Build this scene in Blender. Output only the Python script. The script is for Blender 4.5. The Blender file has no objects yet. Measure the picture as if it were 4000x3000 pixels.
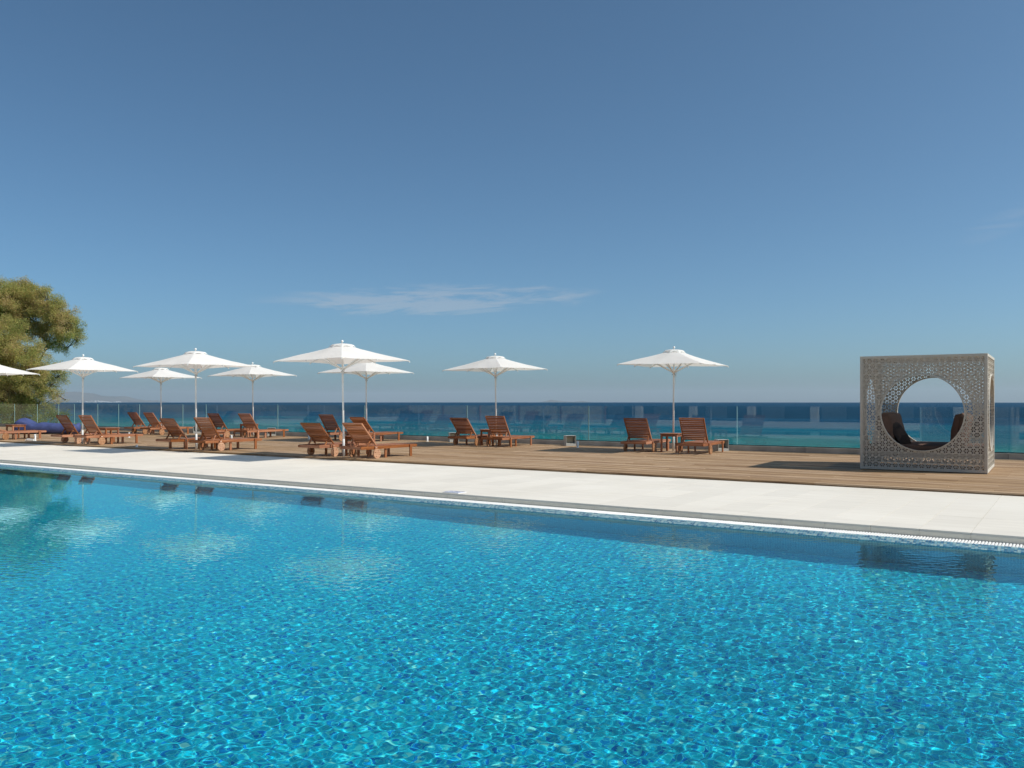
import bpy, bmesh, math, random
import numpy as np
from mathutils import Vector, Matrix, noise as mnoise
random.seed(7); RNG = np.random.default_rng(11)
S = bpy.context.scene
COL = S.collection
R_ = math.radians

# ------------------------------------------------------------------ camera
CAMZ = 1.30
cam_d = bpy.data.cameras.new('camera'); cam = bpy.data.objects.new('camera', cam_d); COL.objects.link(cam)
cam.location = (0, 0, CAMZ); cam.rotation_euler = (R_(90), 0, R_(33.6))
cam_d.sensor_width = 36; cam_d.lens = 30.0; cam_d.shift_y = 67/4000
cam_d.clip_start = 0.05; cam_d.clip_end = 120000
S.camera = cam

# ------------------------------------------------------------------ world, sun, exposure
SUN_EL = 45.6
SUN_AZ = 69.7                      # degrees clockwise from +Y
SUN_DIR = Vector((math.sin(R_(SUN_AZ))*math.cos(R_(SUN_EL)), math.cos(R_(SUN_AZ))*math.cos(R_(SUN_EL)), math.sin(R_(SUN_EL))))
W = bpy.data.worlds.new('World'); S.world = W; W.use_nodes = True
wn, wl = W.node_tree.nodes, W.node_tree.links
wn.clear()
wo = wn.new('ShaderNodeOutputWorld'); bg = wn.new('ShaderNodeBackground'); sky = wn.new('ShaderNodeTexSky')
sky.sky_type = 'NISHITA'; sky.sun_disc = False
sky.sun_elevation = R_(SUN_EL); sky.sun_rotation = R_(SUN_AZ)
sky.altitude = 10; sky.air_density = 0.6; sky.dust_density = 1.55; sky.ozone_density = 5.0
bg.inputs['Strength'].default_value = 0.122
# thin cirrus streaks, laid out by direction in the sky
geo = wn.new('ShaderNodeTexCoord')
def wmath(op, a, b=None, c=None):
    n = wn.new('ShaderNodeMath'); n.operation = op
    for i, v in enumerate((a, b, c)):
        if v is None: continue
        if isinstance(v, (int, float)): n.inputs[i].default_value = v
        else: wl.new(v, n.inputs[i])
    return n.outputs[0]
sx = wn.new('ShaderNodeSeparateXYZ'); wl.new(geo.outputs['Generated'], sx.inputs[0])
az = wmath('ARCTAN2', sx.outputs[0], sx.outputs[1])       # azimuth, radians, 0 = +Y
el = wmath('ARCSINE', sx.outputs[2])
u = wmath('ADD', az, R_(33.6 + 5.5)); v = wmath('SUBTRACT', el, 0.1165)
tilt = wmath('MULTIPLY_ADD', u, -0.045, v)
cv = wn.new('ShaderNodeCombineXYZ'); wl.new(wmath('MULTIPLY', u, 9.0), cv.inputs[0]); wl.new(wmath('MULTIPLY', tilt, 75.0), cv.inputs[1])
cn = wn.new('ShaderNodeTexNoise'); cn.inputs['Scale'].default_value = 1.0; cn.inputs['Detail'].default_value = 7; cn.inputs['Roughness'].default_value = 0.70; cn.inputs['Distortion'].default_value = 0.5
wl.new(cv.outputs[0], cn.inputs['Vector'])
m2 = wmath('ADD', wmath('POWER', wmath('DIVIDE', u, 0.235), 2.0), wmath('POWER', wmath('DIVIDE', tilt, 0.026), 2.0))
mask = wmath('MAXIMUM', wmath('SUBTRACT', 1.0, m2), 0.0)
dens = wmath('MAXIMUM', wmath('SUBTRACT', wmath('ADD', cn.outputs[0], wmath('MULTIPLY', mask, 0.22)), 0.60), 0.0)
u2 = wmath('ADD', az, R_(3.6)); v2 = wmath('SUBTRACT', el, 0.181)
m3 = wmath('MAXIMUM', wmath('SUBTRACT', 1.0, wmath('ADD', wmath('POWER', wmath('DIVIDE', u2, 0.045), 2.0), wmath('POWER', wmath('DIVIDE', wmath('MULTIPLY_ADD', u2, -0.35, v2), 0.016), 2.0))), 0.0)
dens2 = wmath('MULTIPLY', wmath('MULTIPLY', wmath('MAXIMUM', wmath('SUBTRACT', cn.outputs[0], 0.38), 0.0), m3), 0.55)
dens = wmath('MINIMUM', wmath('ADD', wmath('MULTIPLY', wmath('MULTIPLY', dens, mask), 3.0), dens2), 0.30)
cmix = wn.new('ShaderNodeMix'); cmix.data_type = 'RGBA'
wl.new(dens, cmix.inputs['Factor']); 
hsv = wn.new('ShaderNodeHueSaturation'); hsv.inputs['Saturation'].default_value = 1.0; wl.new(sky.outputs[0], hsv.inputs['Color'])
tint = wn.new('ShaderNodeMix'); tint.data_type = 'RGBA'; tint.blend_type = 'MULTIPLY'; tint.inputs['Factor'].default_value = 1.0
tint.inputs['B'].default_value = (.84, 1.07, 1.0, 1); wl.new(hsv.outputs[0], tint.inputs['A']); wl.new(tint.outputs['Result'], cmix.inputs['A'])
cmix.inputs['B'].default_value = (4.6, 4.7, 4.9, 1)
wl.new(cmix.outputs['Result'], bg.inputs['Color']); wl.new(bg.outputs[0], wo.inputs[0])

sun_d = bpy.data.lights.new('sun', 'SUN'); sun_d.energy = 4.4; sun_d.angle = R_(0.53); sun_d.color = (1.0, 0.935, 0.835)
sun = bpy.data.objects.new('sun', sun_d); COL.objects.link(sun)
sun.rotation_euler = SUN_DIR.to_track_quat('Z', 'Y').to_euler(); sun.location = (20, 10, 30)
sun_d.cycles.is_caustics_light = True

S.render.engine = 'CYCLES'
S.view_settings.view_transform = 'Standard'; S.view_settings.look = 'None'; S.view_settings.gamma = 1
S.view_settings.use_curve_mapping = False
S.view_settings.exposure = 0.0
cy = S.cycles
cy.max_bounces = 12; cy.diffuse_bounces = 4; cy.glossy_bounces = 6; cy.transmission_bounces = 8; cy.transparent_max_bounces = 24
cy.caustics_reflective = False; cy.caustics_refractive = True
cy.use_denoising = True; cy.sample_clamp_indirect = 6.0; cy.blur_glossy = 0.3
S.render.film_transparent = False

# ------------------------------------------------------------------ node material helper
class NM:
    def __init__(s, name):
        s.m = bpy.data.materials.new(name); s.m.use_nodes = True
        s.t = s.m.node_tree; s.n = s.t.nodes; s.l = s.t.links; s.n.clear()
        s.out = s.n.new('ShaderNodeOutputMaterial')
    def node(s, typ, ins=None, **props):
        n = s.n.new('ShaderNode' + typ)
        for k, v in props.items(): setattr(n, k, v)
        for k, v in (ins or {}).items(): s.put(n.inputs[k], v)
        return n
    def put(s, sock, v):
        if isinstance(v, bpy.types.NodeSocket): s.l.new(v, sock)
        elif isinstance(v, bpy.types.Node): s.l.new(v.outputs[0], sock)
        else:
            if isinstance(v, tuple) and len(v) == 3 and sock.type == 'RGBA': v = v + (1,)
            sock.default_value = v
    def math(s, op, a, b=None, c=None, clamp=False):
        n = s.n.new('ShaderNodeMath'); n.operation = op; n.use_clamp = clamp
        for i, v in enumerate((a, b, c)):
            if v is not None: s.put(n.inputs[i], v)
        return n.outputs[0]
    def vmath(s, op, a, b=None):
        n = s.n.new('ShaderNodeVectorMath'); n.operation = op
        s.put(n.inputs[0], a)
        if b is not None: s.put(n.inputs[1], b)
        return n.outputs[0]
    def mix(s, f, a, b, mode='MIX'):
        n = s.n.new('ShaderNodeMix'); n.data_type = 'RGBA'; n.blend_type = mode
        s.put(n.inputs['Factor'], f); s.put(n.inputs['A'], a); s.put(n.inputs['B'], b)
        return n.outputs['Result']
    def ramp(s, f, stops, interp='LINEAR'):
        n = s.n.new('ShaderNodeValToRGB'); cr = n.color_ramp; cr.interpolation = interp
        while len(cr.elements) < len(stops): cr.elements.new(0.5)
        for e, (p, c) in zip(cr.elements, stops):
            e.position = p; e.color = tuple(c) + (1,) if len(c) == 3 else c
        s.put(n.inputs[0], f); return n.outputs[0]
    def noise(s, vec, scale, detail=4, rough=0.55, dist=0.0):
        n = s.node('TexNoise', {'Vector': vec, 'Scale': scale, 'Detail': detail, 'Roughness': rough, 'Distortion': dist})
        return n.outputs[0]
    def bump(s, h, strength, dist):
        return s.node('Bump', {'Height': h, 'Strength': strength, 'Distance': dist}).outputs[0]
    def coord(s, k='Object'): return s.n.new('ShaderNodeTexCoord').outputs[k]
    def scale(s, vec, xyz): return s.vmath('MULTIPLY', vec, xyz)
    def rnd(s):
        a = s.n.new('ShaderNodeObjectInfo').outputs['Random']; b = s.n.new('ShaderNodeNewGeometry').outputs['Random Per Island']
        return s.math('FRACT', s.math('ADD', a, s.math('MULTIPLY', b, 7.13)))
    def principled(s, **k):
        n = s.n.new('ShaderNodeBsdfPrincipled')
        for key, v in k.items(): s.put(n.inputs[key.replace('_', ' ')], v)
        return n
    def done(s, surf):
        s.l.new(surf.outputs[0] if isinstance(surf, bpy.types.Node) else surf, s.out.inputs['Surface']); return s.m

M = {}
def simple(name, col, rough=0.6, spec=0.4, var=0.06, nscale=6.0, bump=0.0, metal=0.0):
    q = NM(name); c = q.coord(); n = q.noise(c, nscale, 5)
    a = tuple(x*(1-var) for x in col); b = tuple(min(1, x*(1+var)) for x in col)
    cc = q.ramp(n, [(0.3, a), (0.7, b)])
    k = dict(Base_Color=cc, Roughness=rough, Specular_IOR_Level=spec, Metallic=metal)
    if bump: k['Normal'] = q.bump(q.noise(c, nscale*8, 4), bump, 0.01)
    M[name] = q.done(q.principled(**k)); return M[name]

def wood(name, dark, mid, light, axis='Y', rough=0.5, spec=0.35, gscale=1.0):
    q = NM(name); c = q.coord()
    r = q.rnd()
    off = q.node('CombineXYZ', {0: q.math('MULTIPLY', r, 31.0), 1: q.math('MULTIPLY', r, 17.0), 2: q.math('MULTIPLY', r, 23.0)})
    c2 = q.vmath('ADD', c, off)
    sc = {'X': (1.2, 38, 38), 'Y': (38, 1.2, 38), 'Z': (38, 38, 1.2)}[axis]
    g = q.noise(q.scale(c2, tuple(x*gscale for x in sc)), 1.0, 5, 0.6, 0.6)
    b = q.noise(q.scale(c2, tuple(x*gscale*0.12 for x in sc)), 1.0, 3)
    f = q.math('ADD', q.math('MULTIPLY', g, 0.62), q.math('MULTIPLY', b, 0.38))
    col = q.ramp(f, [(0.32, dark), (0.5, mid), (0.68, light)])
    val = q.math('MULTIPLY_ADD', r, 0.5, 0.75)
    h = q.node('HueSaturation', {'Color': col, 'Value': val, 'Saturation': q.math('MULTIPLY_ADD', r, -0.25, 1.1)})
    M[name] = q.done(q.principled(Base_Color=h.outputs[0], Roughness=rough, Specular_IOR_Level=spec, Normal=q.bump(g, 0.35, 0.004)))
    return M[name]

wood('teak_y', (.115, .037, .014), (.31, .112, .043), (.51, .22, .10), 'Y')
wood('teak_x', (.115, .037, .014), (.31, .112, .043), (.51, .22, .10), 'X')
wood('teak_z', (.115, .037, .014), (.31, .112, .043), (.51, .22, .10), 'Z')
wood('teak_wheel', (.27, .125, .060), (.43, .225, .120), (.55, .32, .185), 'Z')
wood('deck_wood', (.105, .057, .029), (.365, .235, .133), (.56, .40, .245), 'X', 0.75, 0.2, 1.0)
simple('deck_bed', (.03, .024, .018), 0.9, 0.1)
simple('bolt_metal', (.55, .52, .48), 0.35, 0.5, metal=0.9)
simple('white_paint', (.80, .80, .79), 0.35, 0.5, 0.02)
simple('grate_white', (.84, .84, .83), 0.45, 0.4, 0.03, 20)
simple('channel', (.16, .14, .12), 0.8, 0.2)
simple('riser_tile', (.84, .78, .66), 0.7, 0.3, 0.10, 3.0)
simple('grout', (.30, .285, .255), 0.9, 0.1)
simple('kerb_stone', (.44, .41, .37), 0.75, 0.2, 0.28, 2.2, 0.2)
simple('near_black', (.012, .014, .016), 0.5, 0.3)
simple('lamp_body', (.44, .45, .43), 0.5, 0.4, 0.05)
simple('lamp_panel', (.58, .52, .39), 0.5, 0.4, 0.05)
simple('cord', (.62, .60, .56), 0.8, 0.2)
simple('blue_rope', (.18, .38, .50), 0.7, 0.2)
simple('cushion_brown', (.115, .068, .050), 0.9, 0.15, 0.12, 9, 0.3)
simple('cushion_dark', (.040, .030, .027), 0.9, 0.15, 0.18, 12, 0.3)
simple('cushion_tag', (.8, .8, .8), 0.7, 0.2)
simple('blue_cover', (.055, .075, .20), 0.62, 0.35, 0.2, 5, 0.25)
simple('bark', (.085, .062, .045), 0.9, 0.1, 0.3, 12, 0.5)
simple('hotel_white', (.72, .71, .68), 0.8, 0.2, 0.05)
simple('dark_glass', (.02, .03, .04), 0.1, 0.5)
simple('reed', (.62, .55, .44), 0.9, 0.1, 0.35, 14, 0.4)
simple('rock', (.30, .26, .21), 0.9, 0.1, 0.3, 1.3, 0.5)
simple('lounge_frame', (.10, .09, .08), 0.6, 0.3)
simple('plate_white', (.80, .81, .83), 0.35, 0.5, 0.02)
simple('plate_blue', (.07, .10, .32), 0.35, 0.5, 0.05)
simple('red_sign', (.45, .06, .05), 0.5, 0.3)
simple('town_white', (.78, .77, .74), 0.8, 0.2)

# white paving: faint streaks along the pool
q = NM('paving_white'); c = q.node('NewGeometry').outputs['Position']; r = q.rnd()
n1 = q.noise(q.scale(c, (1.4, 14, 5)), 1.0, 5, 0.6); n2 = q.noise(c, 0.55, 4); n3 = q.noise(c, 60, 3)
col = q.ramp(q.math('ADD', q.math('MULTIPLY', n1, 0.55), q.math('MULTIPLY', n2, 0.45)), [(0.34, (.70, .652, .575)), (0.52, (.765, .718, .64)), (0.66, (.80, .757, .685))])
stain = q.math('MULTIPLY', q.math('GREATER_THAN', q.noise(q.scale(c, (2.3, 3.1, 1)), 1.0, 6, 0.7), 0.71), 0.13)
col = q.mix(stain, col, (.46, .44, .40))
h = q.node('HueSaturation', {'Color': col, 'Value': q.math('MULTIPLY_ADD', r, 0.075, 0.955)})
M['paving_white'] = q.done(q.principled(Base_Color=h.outputs[0], Roughness=0.62, Specular_IOR_Level=0.3, Normal=q.bump(n3, 0.08, 0.002)))

# mosaic: axis picks the two coordinates, every small tile its own blue
TS = 0.027
def mosaic(name, axis, stops, grout, gw=0.07, rough=0.25, ts=TS):
    q = NM(name); p = q.node('NewGeometry').outputs['Position']
    s = q.node('SeparateXYZ', {0: p})
    a, b = {'XY': (0, 1), 'XZ': (0, 2), 'YZ': (1, 2)}[axis]
    v = q.node('CombineXYZ', {0: q.math('DIVIDE', s.outputs[a], ts), 1: q.math('DIVIDE', s.outputs[b], ts), 2: 0.5})
    fl = q.vmath('FLOOR', v); fr = q.node('SeparateXYZ', {0: q.vmath('FRACTION', v)})
    wnz = q.node('TexWhiteNoise', {'Vector': fl}, noise_dimensions='3D')
    col = q.ramp(wnz.outputs['Value'], stops, 'LINEAR')
    d = q.math('MAXIMUM', q.math('ABSOLUTE', q.math('SUBTRACT', fr.outputs[0], 0.5)), q.math('ABSOLUTE', q.math('SUBTRACT', fr.outputs[1], 0.5)))
    g = q.math('GREATER_THAN', d, 0.5-gw)
    big = q.noise(p, 0.8, 3)
    col = q.mix(g, col, grout)
    h = q.node('HueSaturation', {'Color': col, 'Value': q.math('MULTIPLY_ADD', big, 0.24, 0.88)})
    M[name] = q.done(q.principled(Base_Color=h.outputs[0], Roughness=rough, Specular_IOR_Level=0.4))
FLOOR_STOPS = [(0.0, (.002, .16, .57)), (0.08, (.003, .24, .65)), (0.25, (.004, .385, .69)), (0.60, (.006, .50, .72)), (0.90, (.012, .60, .76)), (0.965, (.22, .80, .85)), (1.0, (.74, .93, .86))]
mosaic('mosaic_floor', 'XY', FLOOR_STOPS, (.14, .68, .78))
WALL_STOPS = [(0.0, (.008, .10, .25)), (0.3, (.010, .165, .335)), (0.6, (.014, .215, .39)), (1.0, (.03, .29, .46))]
mosaic('mosaic_wall', 'XZ', WALL_STOPS, (.26, .50, .60))
mosaic('mosaic_wall_end', 'YZ', WALL_STOPS, (.26, .50, .60))
q = NM('mosaic_piece'); r = q.rnd()
col = q.ramp(r, [(0.0, (.05, .16, .27)), (0.25, (.12, .28, .40)), (0.5, (.20, .39, .48)), (0.75, (.30, .49, .54)), (1.0, (.40, .54, .54))])
M['mosaic_piece'] = q.done(q.principled(Base_Color=col, Roughness=0.18, Specular_IOR_Level=0.5))
simple('mosaic_grout', (.52, .49, .42), 0.8, 0.2)

# water: real refracting surface
q = NM('pool_water')
M['pool_water'] = q.done(q.node('BsdfGlass', {'Color': (.55, .985, 1.0), 'Roughness': 0.0, 'IOR': 1.333}))

# glass fence: Fresnel mix of a clear tinted pane and its mirror
q = NM('fence_glass')
g_ = q.node('NewGeometry'); dt = q.node('VectorMath', {0: g_.outputs['Normal'], 1: g_.outputs['Incoming']}, operation='DOT_PRODUCT').outputs['Value']
fr = q.node('Math', {0: q.math('POWER', q.math('SUBTRACT', 1.0, q.math('ABSOLUTE', dt)), 5.0), 1: 0.957, 2: 0.043}, operation='MULTIPLY_ADD')
tr = q.node('BsdfTransparent', {'Color': (.90, .955, .955)}); gl = q.node('BsdfGlossy', {'Color': (1, 1, 1), 'Roughness': 0.0})
ms = q.node('MixShader'); q.put(ms.inputs[0], fr.outputs[0]); q.l.new(tr.outputs[0], ms.inputs[1]); q.l.new(gl.outputs[0], ms.inputs[2])
M['fence_glass'] = q.done(ms)
simple('glass_edge', (.50, .70, .69), 0.2, 0.5)

# parasol cloth
q = NM('canvas_white'); c = q.coord()
wv = q.noise(c, 90, 3); big = q.noise(c, 2.2, 4)
col = q.ramp(big, [(0.3, (.89, .885, .875)), (0.7, (.93, .925, .92))])
df = q.node('BsdfDiffuse', {'Color': col, 'Normal': q.bump(wv, 0.1, 0.002)}); tl = q.node('BsdfTranslucent', {'Color': (.93, .91, .86)})
ms = q.node('MixShader', {0: 0.36}); q.l.new(df.outputs[0], ms.inputs[1]); q.l.new(tl.outputs[0], ms.inputs[2])
M['canvas_white'] = q.done(ms)

# grey woven strap of the daybed
q = NM('wicker'); c = q.coord(); r = q.rnd()
n = q.noise(c, 55, 4, 0.7); wv = q.node('TexWave', {'Vector': c, 'Scale': 42.0, 'Distortion': 3.0, 'Detail': 2.0}).outputs[1]
f = q.math('ADD', q.math('MULTIPLY', n, 0.6), q.math('MULTIPLY', wv, 0.4))
col = q.ramp(f, [(0.25, (.34, .315, .272)), (0.5, (.60, .562, .495)), (0.8, (.76, .72, .645))])
M['wicker'] = q.done(q.principled(Base_Color=col, Roughness=0.7, Specular_IOR_Level=0.3, Normal=q.bump(f, 0.6, 0.006)))

# leaves
def leaf(name, stops):
    q = NM(name); p = q.node('NewGeometry').outputs['Position']; r = q.rnd()
    f = q.math('ADD', q.math('MULTIPLY', q.noise(p, 0.75, 3), 0.72), q.math('MULTIPLY', r, 0.28))
    col = q.ramp(f, stops)
    df = q.node('BsdfDiffuse', {'Color': col}); tl = q.node('BsdfTranslucent', {'Color': col})
    ms = q.node('MixShader', {0: 0.5}); q.l.new(df.outputs[0], ms.inputs[1]); q.l.new(tl.outputs[0], ms.inputs[2])
    M[name] = q.done(ms)
leaf('tamarisk_leaf', [(0.30, (.23, .29, .090)), (0.44, (.39, .41, .13)), (0.55, (.55, .48, .18)), (0.68, (.56, .41, .22)), (0.8, (.60, .46, .33))])
leaf('shrub_leaf', [(0.3, (.11, .17, .05)), (0.5, (.19, .25, .08)), (0.7, (.30, .31, .12))])
leaf('scrub_leaf', [(0.3, (.10, .12, .06)), (0.5, (.20, .18, .11)), (0.7, (.30, .25, .17))])

# ground and hillside
q = NM('earth'); p = q.node('NewGeometry').outputs['Position']
n = q.noise(p, 0.35, 7, 0.65); n2 = q.noise(p, 4.0, 5)
col = q.ramp(q.math('ADD', q.math('MULTIPLY', n, .6), q.math('MULTIPLY', n2, .4)), [(0.35, (.12, .105, .065)), (0.5, (.27, .225, .15)), (0.65, (.36, .31, .22))])
M['earth'] = q.done(q.principled(Base_Color=col, Roughness=0.95, Specular_IOR_Level=0.1, Normal=q.bump(n2, 0.5, 0.05)))

q = NM('far_hill'); p = q.node('NewGeometry').outputs['Position']
n = q.noise(p, 0.002, 8, 0.6)
M['far_hill'] = q.done(q.principled(Base_Color=q.ramp(n, [(.35, (.05, .055, .045)), (.6, (.12, .105, .08))]), Roughness=1.0, Specular_IOR_Level=0.0))

# sea: shallow sand-lit water by the shore, deep blue further out
q = NM('sea_water'); p = q.node('NewGeometry').outputs['Position']; s = q.node('SeparateXYZ', {0: p})
dist = q.math('SUBTRACT', s.outputs[1], 22.0)
patch = q.noise(q.scale(p, (.012, .02, .02)), 1.0, 5, 0.6)
dd = q.math('MULTIPLY', dist, q.math('MULTIPLY_ADD', patch, 1.3, 0.35))
streak = q.noise(q.scale(p, (.035, .16, .1)), 1.0, 6, 0.7, 0.6)
dd = q.math('ADD', dd, q.math('MULTIPLY', q.math('SUBTRACT', streak, 0.5), 150.0))
col = q.ramp(q.math('DIVIDE', dd, 420.0, clamp=True), [(0.0, (.010, .34, .31)), (0.24, (.008, .27, .28)), (0.42, (.006, .165, .245)), (0.65, (.004, .092, .195)), (1.0, (.002, .055, .120))])
wave_shade = q.noise(q.scale(p, (.45, 1.1, 1)), 1.0, 5, 0.75, 0.3)  # light and dark of small waves put into the sea colour
col = q.node('HueSaturation', {'Color': col, 'Value': q.math('MULTIPLY_ADD', wave_shade, 1.5, 0.25)}).outputs[0]
w1 = q.noise(q.scale(p, (.55, 1.5, 1)), 1.0, 5, 0.7, 0.4); w2 = q.noise(q.scale(p, (.09, .22, .2)), 1.0, 4)
hh = q.math('ADD', q.math('MULTIPLY', w1, 0.8), q.math('MULTIPLY', w2, 2.2))
chop = q.ramp(w1, [(0.34, (.55, .55, .55)), (0.66, (1.45, 1.45, 1.45))])
M['sea_water'] = q.done(q.principled(Base_Color=col, Roughness=0.5, Specular_IOR_Level=0.05, Normal=q.bump(hh, 1.0, 2.4)))

# ------------------------------------------------------------------ mesh helpers
class MB:
    def __init__(s): s.v = []; s.f = []
    def add(s, vs, fs):
        o = len(s.v); s.v += [tuple(x) for x in vs]; s.f += [tuple(i+o for i in f) for f in fs]; return s
    def box(s, a, b, bev=0.0):
        x0, y0, z0 = a; x1, y1, z1 = b
        if bev <= 0:
            return s.add([(x0,y0,z0),(x1,y0,z0),(x1,y1,z0),(x0,y1,z0),(x0,y0,z1),(x1,y0,z1),(x1,y1,z1),(x0,y1,z1)],
                         [(0,3,2,1),(4,5,6,7),(0,1,5,4),(1,2,6,5),(2,3,7,6),(3,0,4,7)])
        e = bev; vs = []
        for z, i in ((z0, 0), (z1-e, 0), (z1, e)):
            vs += [(x0+i,y0+i,z),(x1-i,y0+i,z),(x1-i,y1-i,z),(x0+i,y1-i,z)]
        fs = [(0,3,2,1),(8,9,10,11)]
        for k in (0, 4):
            for j in range(4): fs.append((k+j, k+(j+1)%4, k+4+(j+1)%4, k+4+j))
        return s.add(vs, fs)
    def bar(s, p, q, w, h, up=(0, 0, 1)):
        p, q = Vector(p), Vector(q); d = (q-p).normalized(); up = Vector(up)
        if abs(d.dot(up)) > 0.98: up = Vector((0, 1, 0))
        x = d.cross(up).normalized()*w/2; y = x.cross(d).normalized()*h/2
        vs = [p-x-y, p+x-y, p+x+y, p-x+y, q-x-y, q+x-y, q+x+y, q-x+y]
        return s.add(vs, [(0,3,2,1),(4,5,6,7),(0,1,5,4),(1,2,6,5),(2,3,7,6),(3,0,4,7)])
    def tube(s, pts, rad, n=8, cap=True):
        pts = [Vector(p) for p in pts]; rings = []
        rads = rad if isinstance(rad, (list, tuple)) else [rad]*len(pts)
        o = len(s.v); ref = None
        for i, p in enumerate(pts):
            d = (pts[min(i+1, len(pts)-1)]-pts[max(i-1, 0)])
            d = d.normalized() if d.length > 1e-9 else Vector((0, 0, 1))
            if ref is None: ref = Vector((1, 0, 0)) if abs(d.x) < 0.9 else Vector((0, 1, 0))
            x = (ref-d*ref.dot(d)).normalized(); ref = x; y = d.cross(x)
            for k in range(n):
                a = 2*math.pi*k/n; s.v.append(tuple(p+(x*math.cos(a)+y*math.sin(a))*rads[i]))
        for i in range(len(pts)-1):
            for k in range(n):
                a = o+i*n+k; b = o+i*n+(k+1)%n; s.f.append((a, b, b+n, a+n))
        if cap:
            s.f.append(tuple(o+k for k in reversed(range(n)))); s.f.append(tuple(o+(len(pts)-1)*n+k for k in range(n)))
        return s
    def lathe(s, prof, n=16, c=(0, 0, 0)):
        o = len(s.v)
        for r, z in prof:
            for k in range(n):
                a = 2*math.pi*k/n; s.v.append((c[0]+r*math.cos(a), c[1]+r*math.sin(a), c[2]+z))
        for i in range(len(prof)-1):
            for k in range(n):
                a = o+i*n+k; b = o+i*n+(k+1)%n; s.f.append((a, b, b+n, a+n))
        s.f.append(tuple(o+k for k in reversed(range(n)))); s.f.append(tuple(o+(len(prof)-1)*n+k for k in range(n)))
        return s
    def mesh(s, name, mat, smooth=False):
        me = bpy.data.meshes.new(name); me.from_pydata(s.v, [], s.f)
        if isinstance(mat, str): mat = M[mat]
        me.materials.append(mat)
        if smooth: me.polygons.foreach_set('use_smooth', [True]*len(me.polygons))
        me.update(); return me
    def build(s, name, mat, parent=None, smooth=False):
        return obj(name, s.mesh(name, mat, smooth), parent)
def obj(name, me, parent=None, loc=None, rot=None):
    o = bpy.data.objects.new(name, me); COL.objects.link(o)
    if parent: o.parent = parent
    if loc: o.location = loc
    if rot: o.rotation_euler = rot
    return o
def fast_mesh(name, v, f, mat, smooth=False):
    """numpy verts (N,3), quads or tris (M,k)"""
    me = bpy.data.meshes.new(name); v = np.asarray(v, np.float32); f = np.asarray(f, np.int32); k = f.shape[1]
    me.vertices.add(len(v)); me.vertices.foreach_set('co', v.ravel())
    me.loops.add(f.size); me.loops.foreach_set('vertex_index', f.ravel())
    me.polygons.add(len(f)); me.polygons.foreach_set('loop_start', np.arange(0, f.size, k, dtype=np.int32))
    try: me.polygons.foreach_set('loop_total', np.full(len(f), k, np.int32))
    except Exception: pass
    if smooth: me.polygons.foreach_set('use_smooth', np.ones(len(f), bool))
    me.materials.append(M[mat]); me.update(calc_edges=True); me.validate(); return me
def tag(o, label=None, cat=None, group=None, kind=None):
    if label: o['label'] = label
    if cat: o['category'] = cat
    if group: o['group'] = group
    if kind: o['kind'] = kind
    return o
def empty(name, loc=(0, 0, 0), rz=0.0):
    o = bpy.data.objects.new(name, None); COL.objects.link(o); o.location = loc; o.rotation_euler = (0, 0, rz); o.empty_display_size = 0.1
    return o
def copy_tree(o, parent=None):
    c = o.copy(); COL.objects.link(c); c.parent = parent
    for ch in list(o.children): copy_tree(ch, c)
    return c
CAMXY = np.array((0.0, 0.0))
def near_first(items, key): return sorted(items, key=key)

# ================================================================== SETTING
XL, XR = -48.0, 8.0
Y_WALL, Y_SLOPE, Y_GR1, Y_COPE, Y_DECK, Y_FENCE = 9.19, 9.295, 9.52, 9.53, 13.55, 21.45
Z_WATER, Z_GRATE, Z_FLOOR, Z_DECK = -0.105, -0.070, -1.20, 0.04
POOL_XL, POOL_XR, POOL_Y0 = -40.0, 7.0, 0.75

# terrain under everything and the hillside behind the camera, to the left
def terrain_h(x, y):
    h = -0.35
    t = max(0.0, (-x-47.0)/10.0)
    if y < 24: h += 3.4*t**1.25*(0.75+0.25*math.sin(y*0.17+1))
    t2 = max(0.0, (-y-15.0)/12.0); h += 3.0*t2**1.2
    h += 0.35*mnoise.noise((x*0.16, y*0.16, 0.3))
    return min(h, 34)
v = []; f = []
xs = np.concatenate([np.linspace(-150, -48, 52), np.linspace(-46, 30, 40)]); ys = np.linspace(-110, 21.6, 64)
for y in ys:
    for x in xs:
        z = terrain_h(x, y)
        if -47 < x < 9 and -12.5 < y < 21.7: z = -1.6
        v.append((x, y, z))
nx = len(xs)
for j in range(len(ys)-1):
    for i in range(nx-1): f.append((j*nx+i, j*nx+i+1, (j+1)*nx+i+1, (j+1)*nx+i))
tag(obj('terrain', fast_mesh('terrain', v, f, 'earth', True)), 'dry earth slope and hillside around the pool terrace', kind='structure')

v = []; f = []
for j in range(9):
    y = 21.8+j*1.6
    for i in range(21):
        x = -(1.93*y+1.0) - i*2.2; v.append((x, y, -2.3-(y-21.8)*0.30-(1.6 if i == 0 else 0)+.3*mnoise.noise((x*.3, y*.3, 1))))
for j in range(8):
    for i in range(20): f.append((j*21+i, (j+1)*21+i, (j+1)*21+i+1, j*21+i+1))
tag(obj('shore_bank', fast_mesh('shore_bank', v, f, 'earth', True)), 'earth bank under the trees beyond the fence', kind='structure')

# sea: curved like the real horizon
Z_SEA = -6.2; RE = 7.4e6
rings = np.concatenate([[0.0], np.geomspace(6, 22000, 90)]); n = 160
v = []; f = []
for r in rings:
    for k in range(n):
        a = 2*math.pi*k/n; v.append((r*math.cos(a), 30+r*math.sin(a), Z_SEA - r*r/(2*RE)))
for i in range(len(rings)-1):
    for k in range(n): f.append((i*n+k, i*n+(k+1) % n, (i+1)*n+(k+1) % n, (i+1)*n+k))
tag(obj('sea', fast_mesh('sea', v, f, 'sea_water', True)), 'deep blue sea turning turquoise near the shore', kind='structure')

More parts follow.
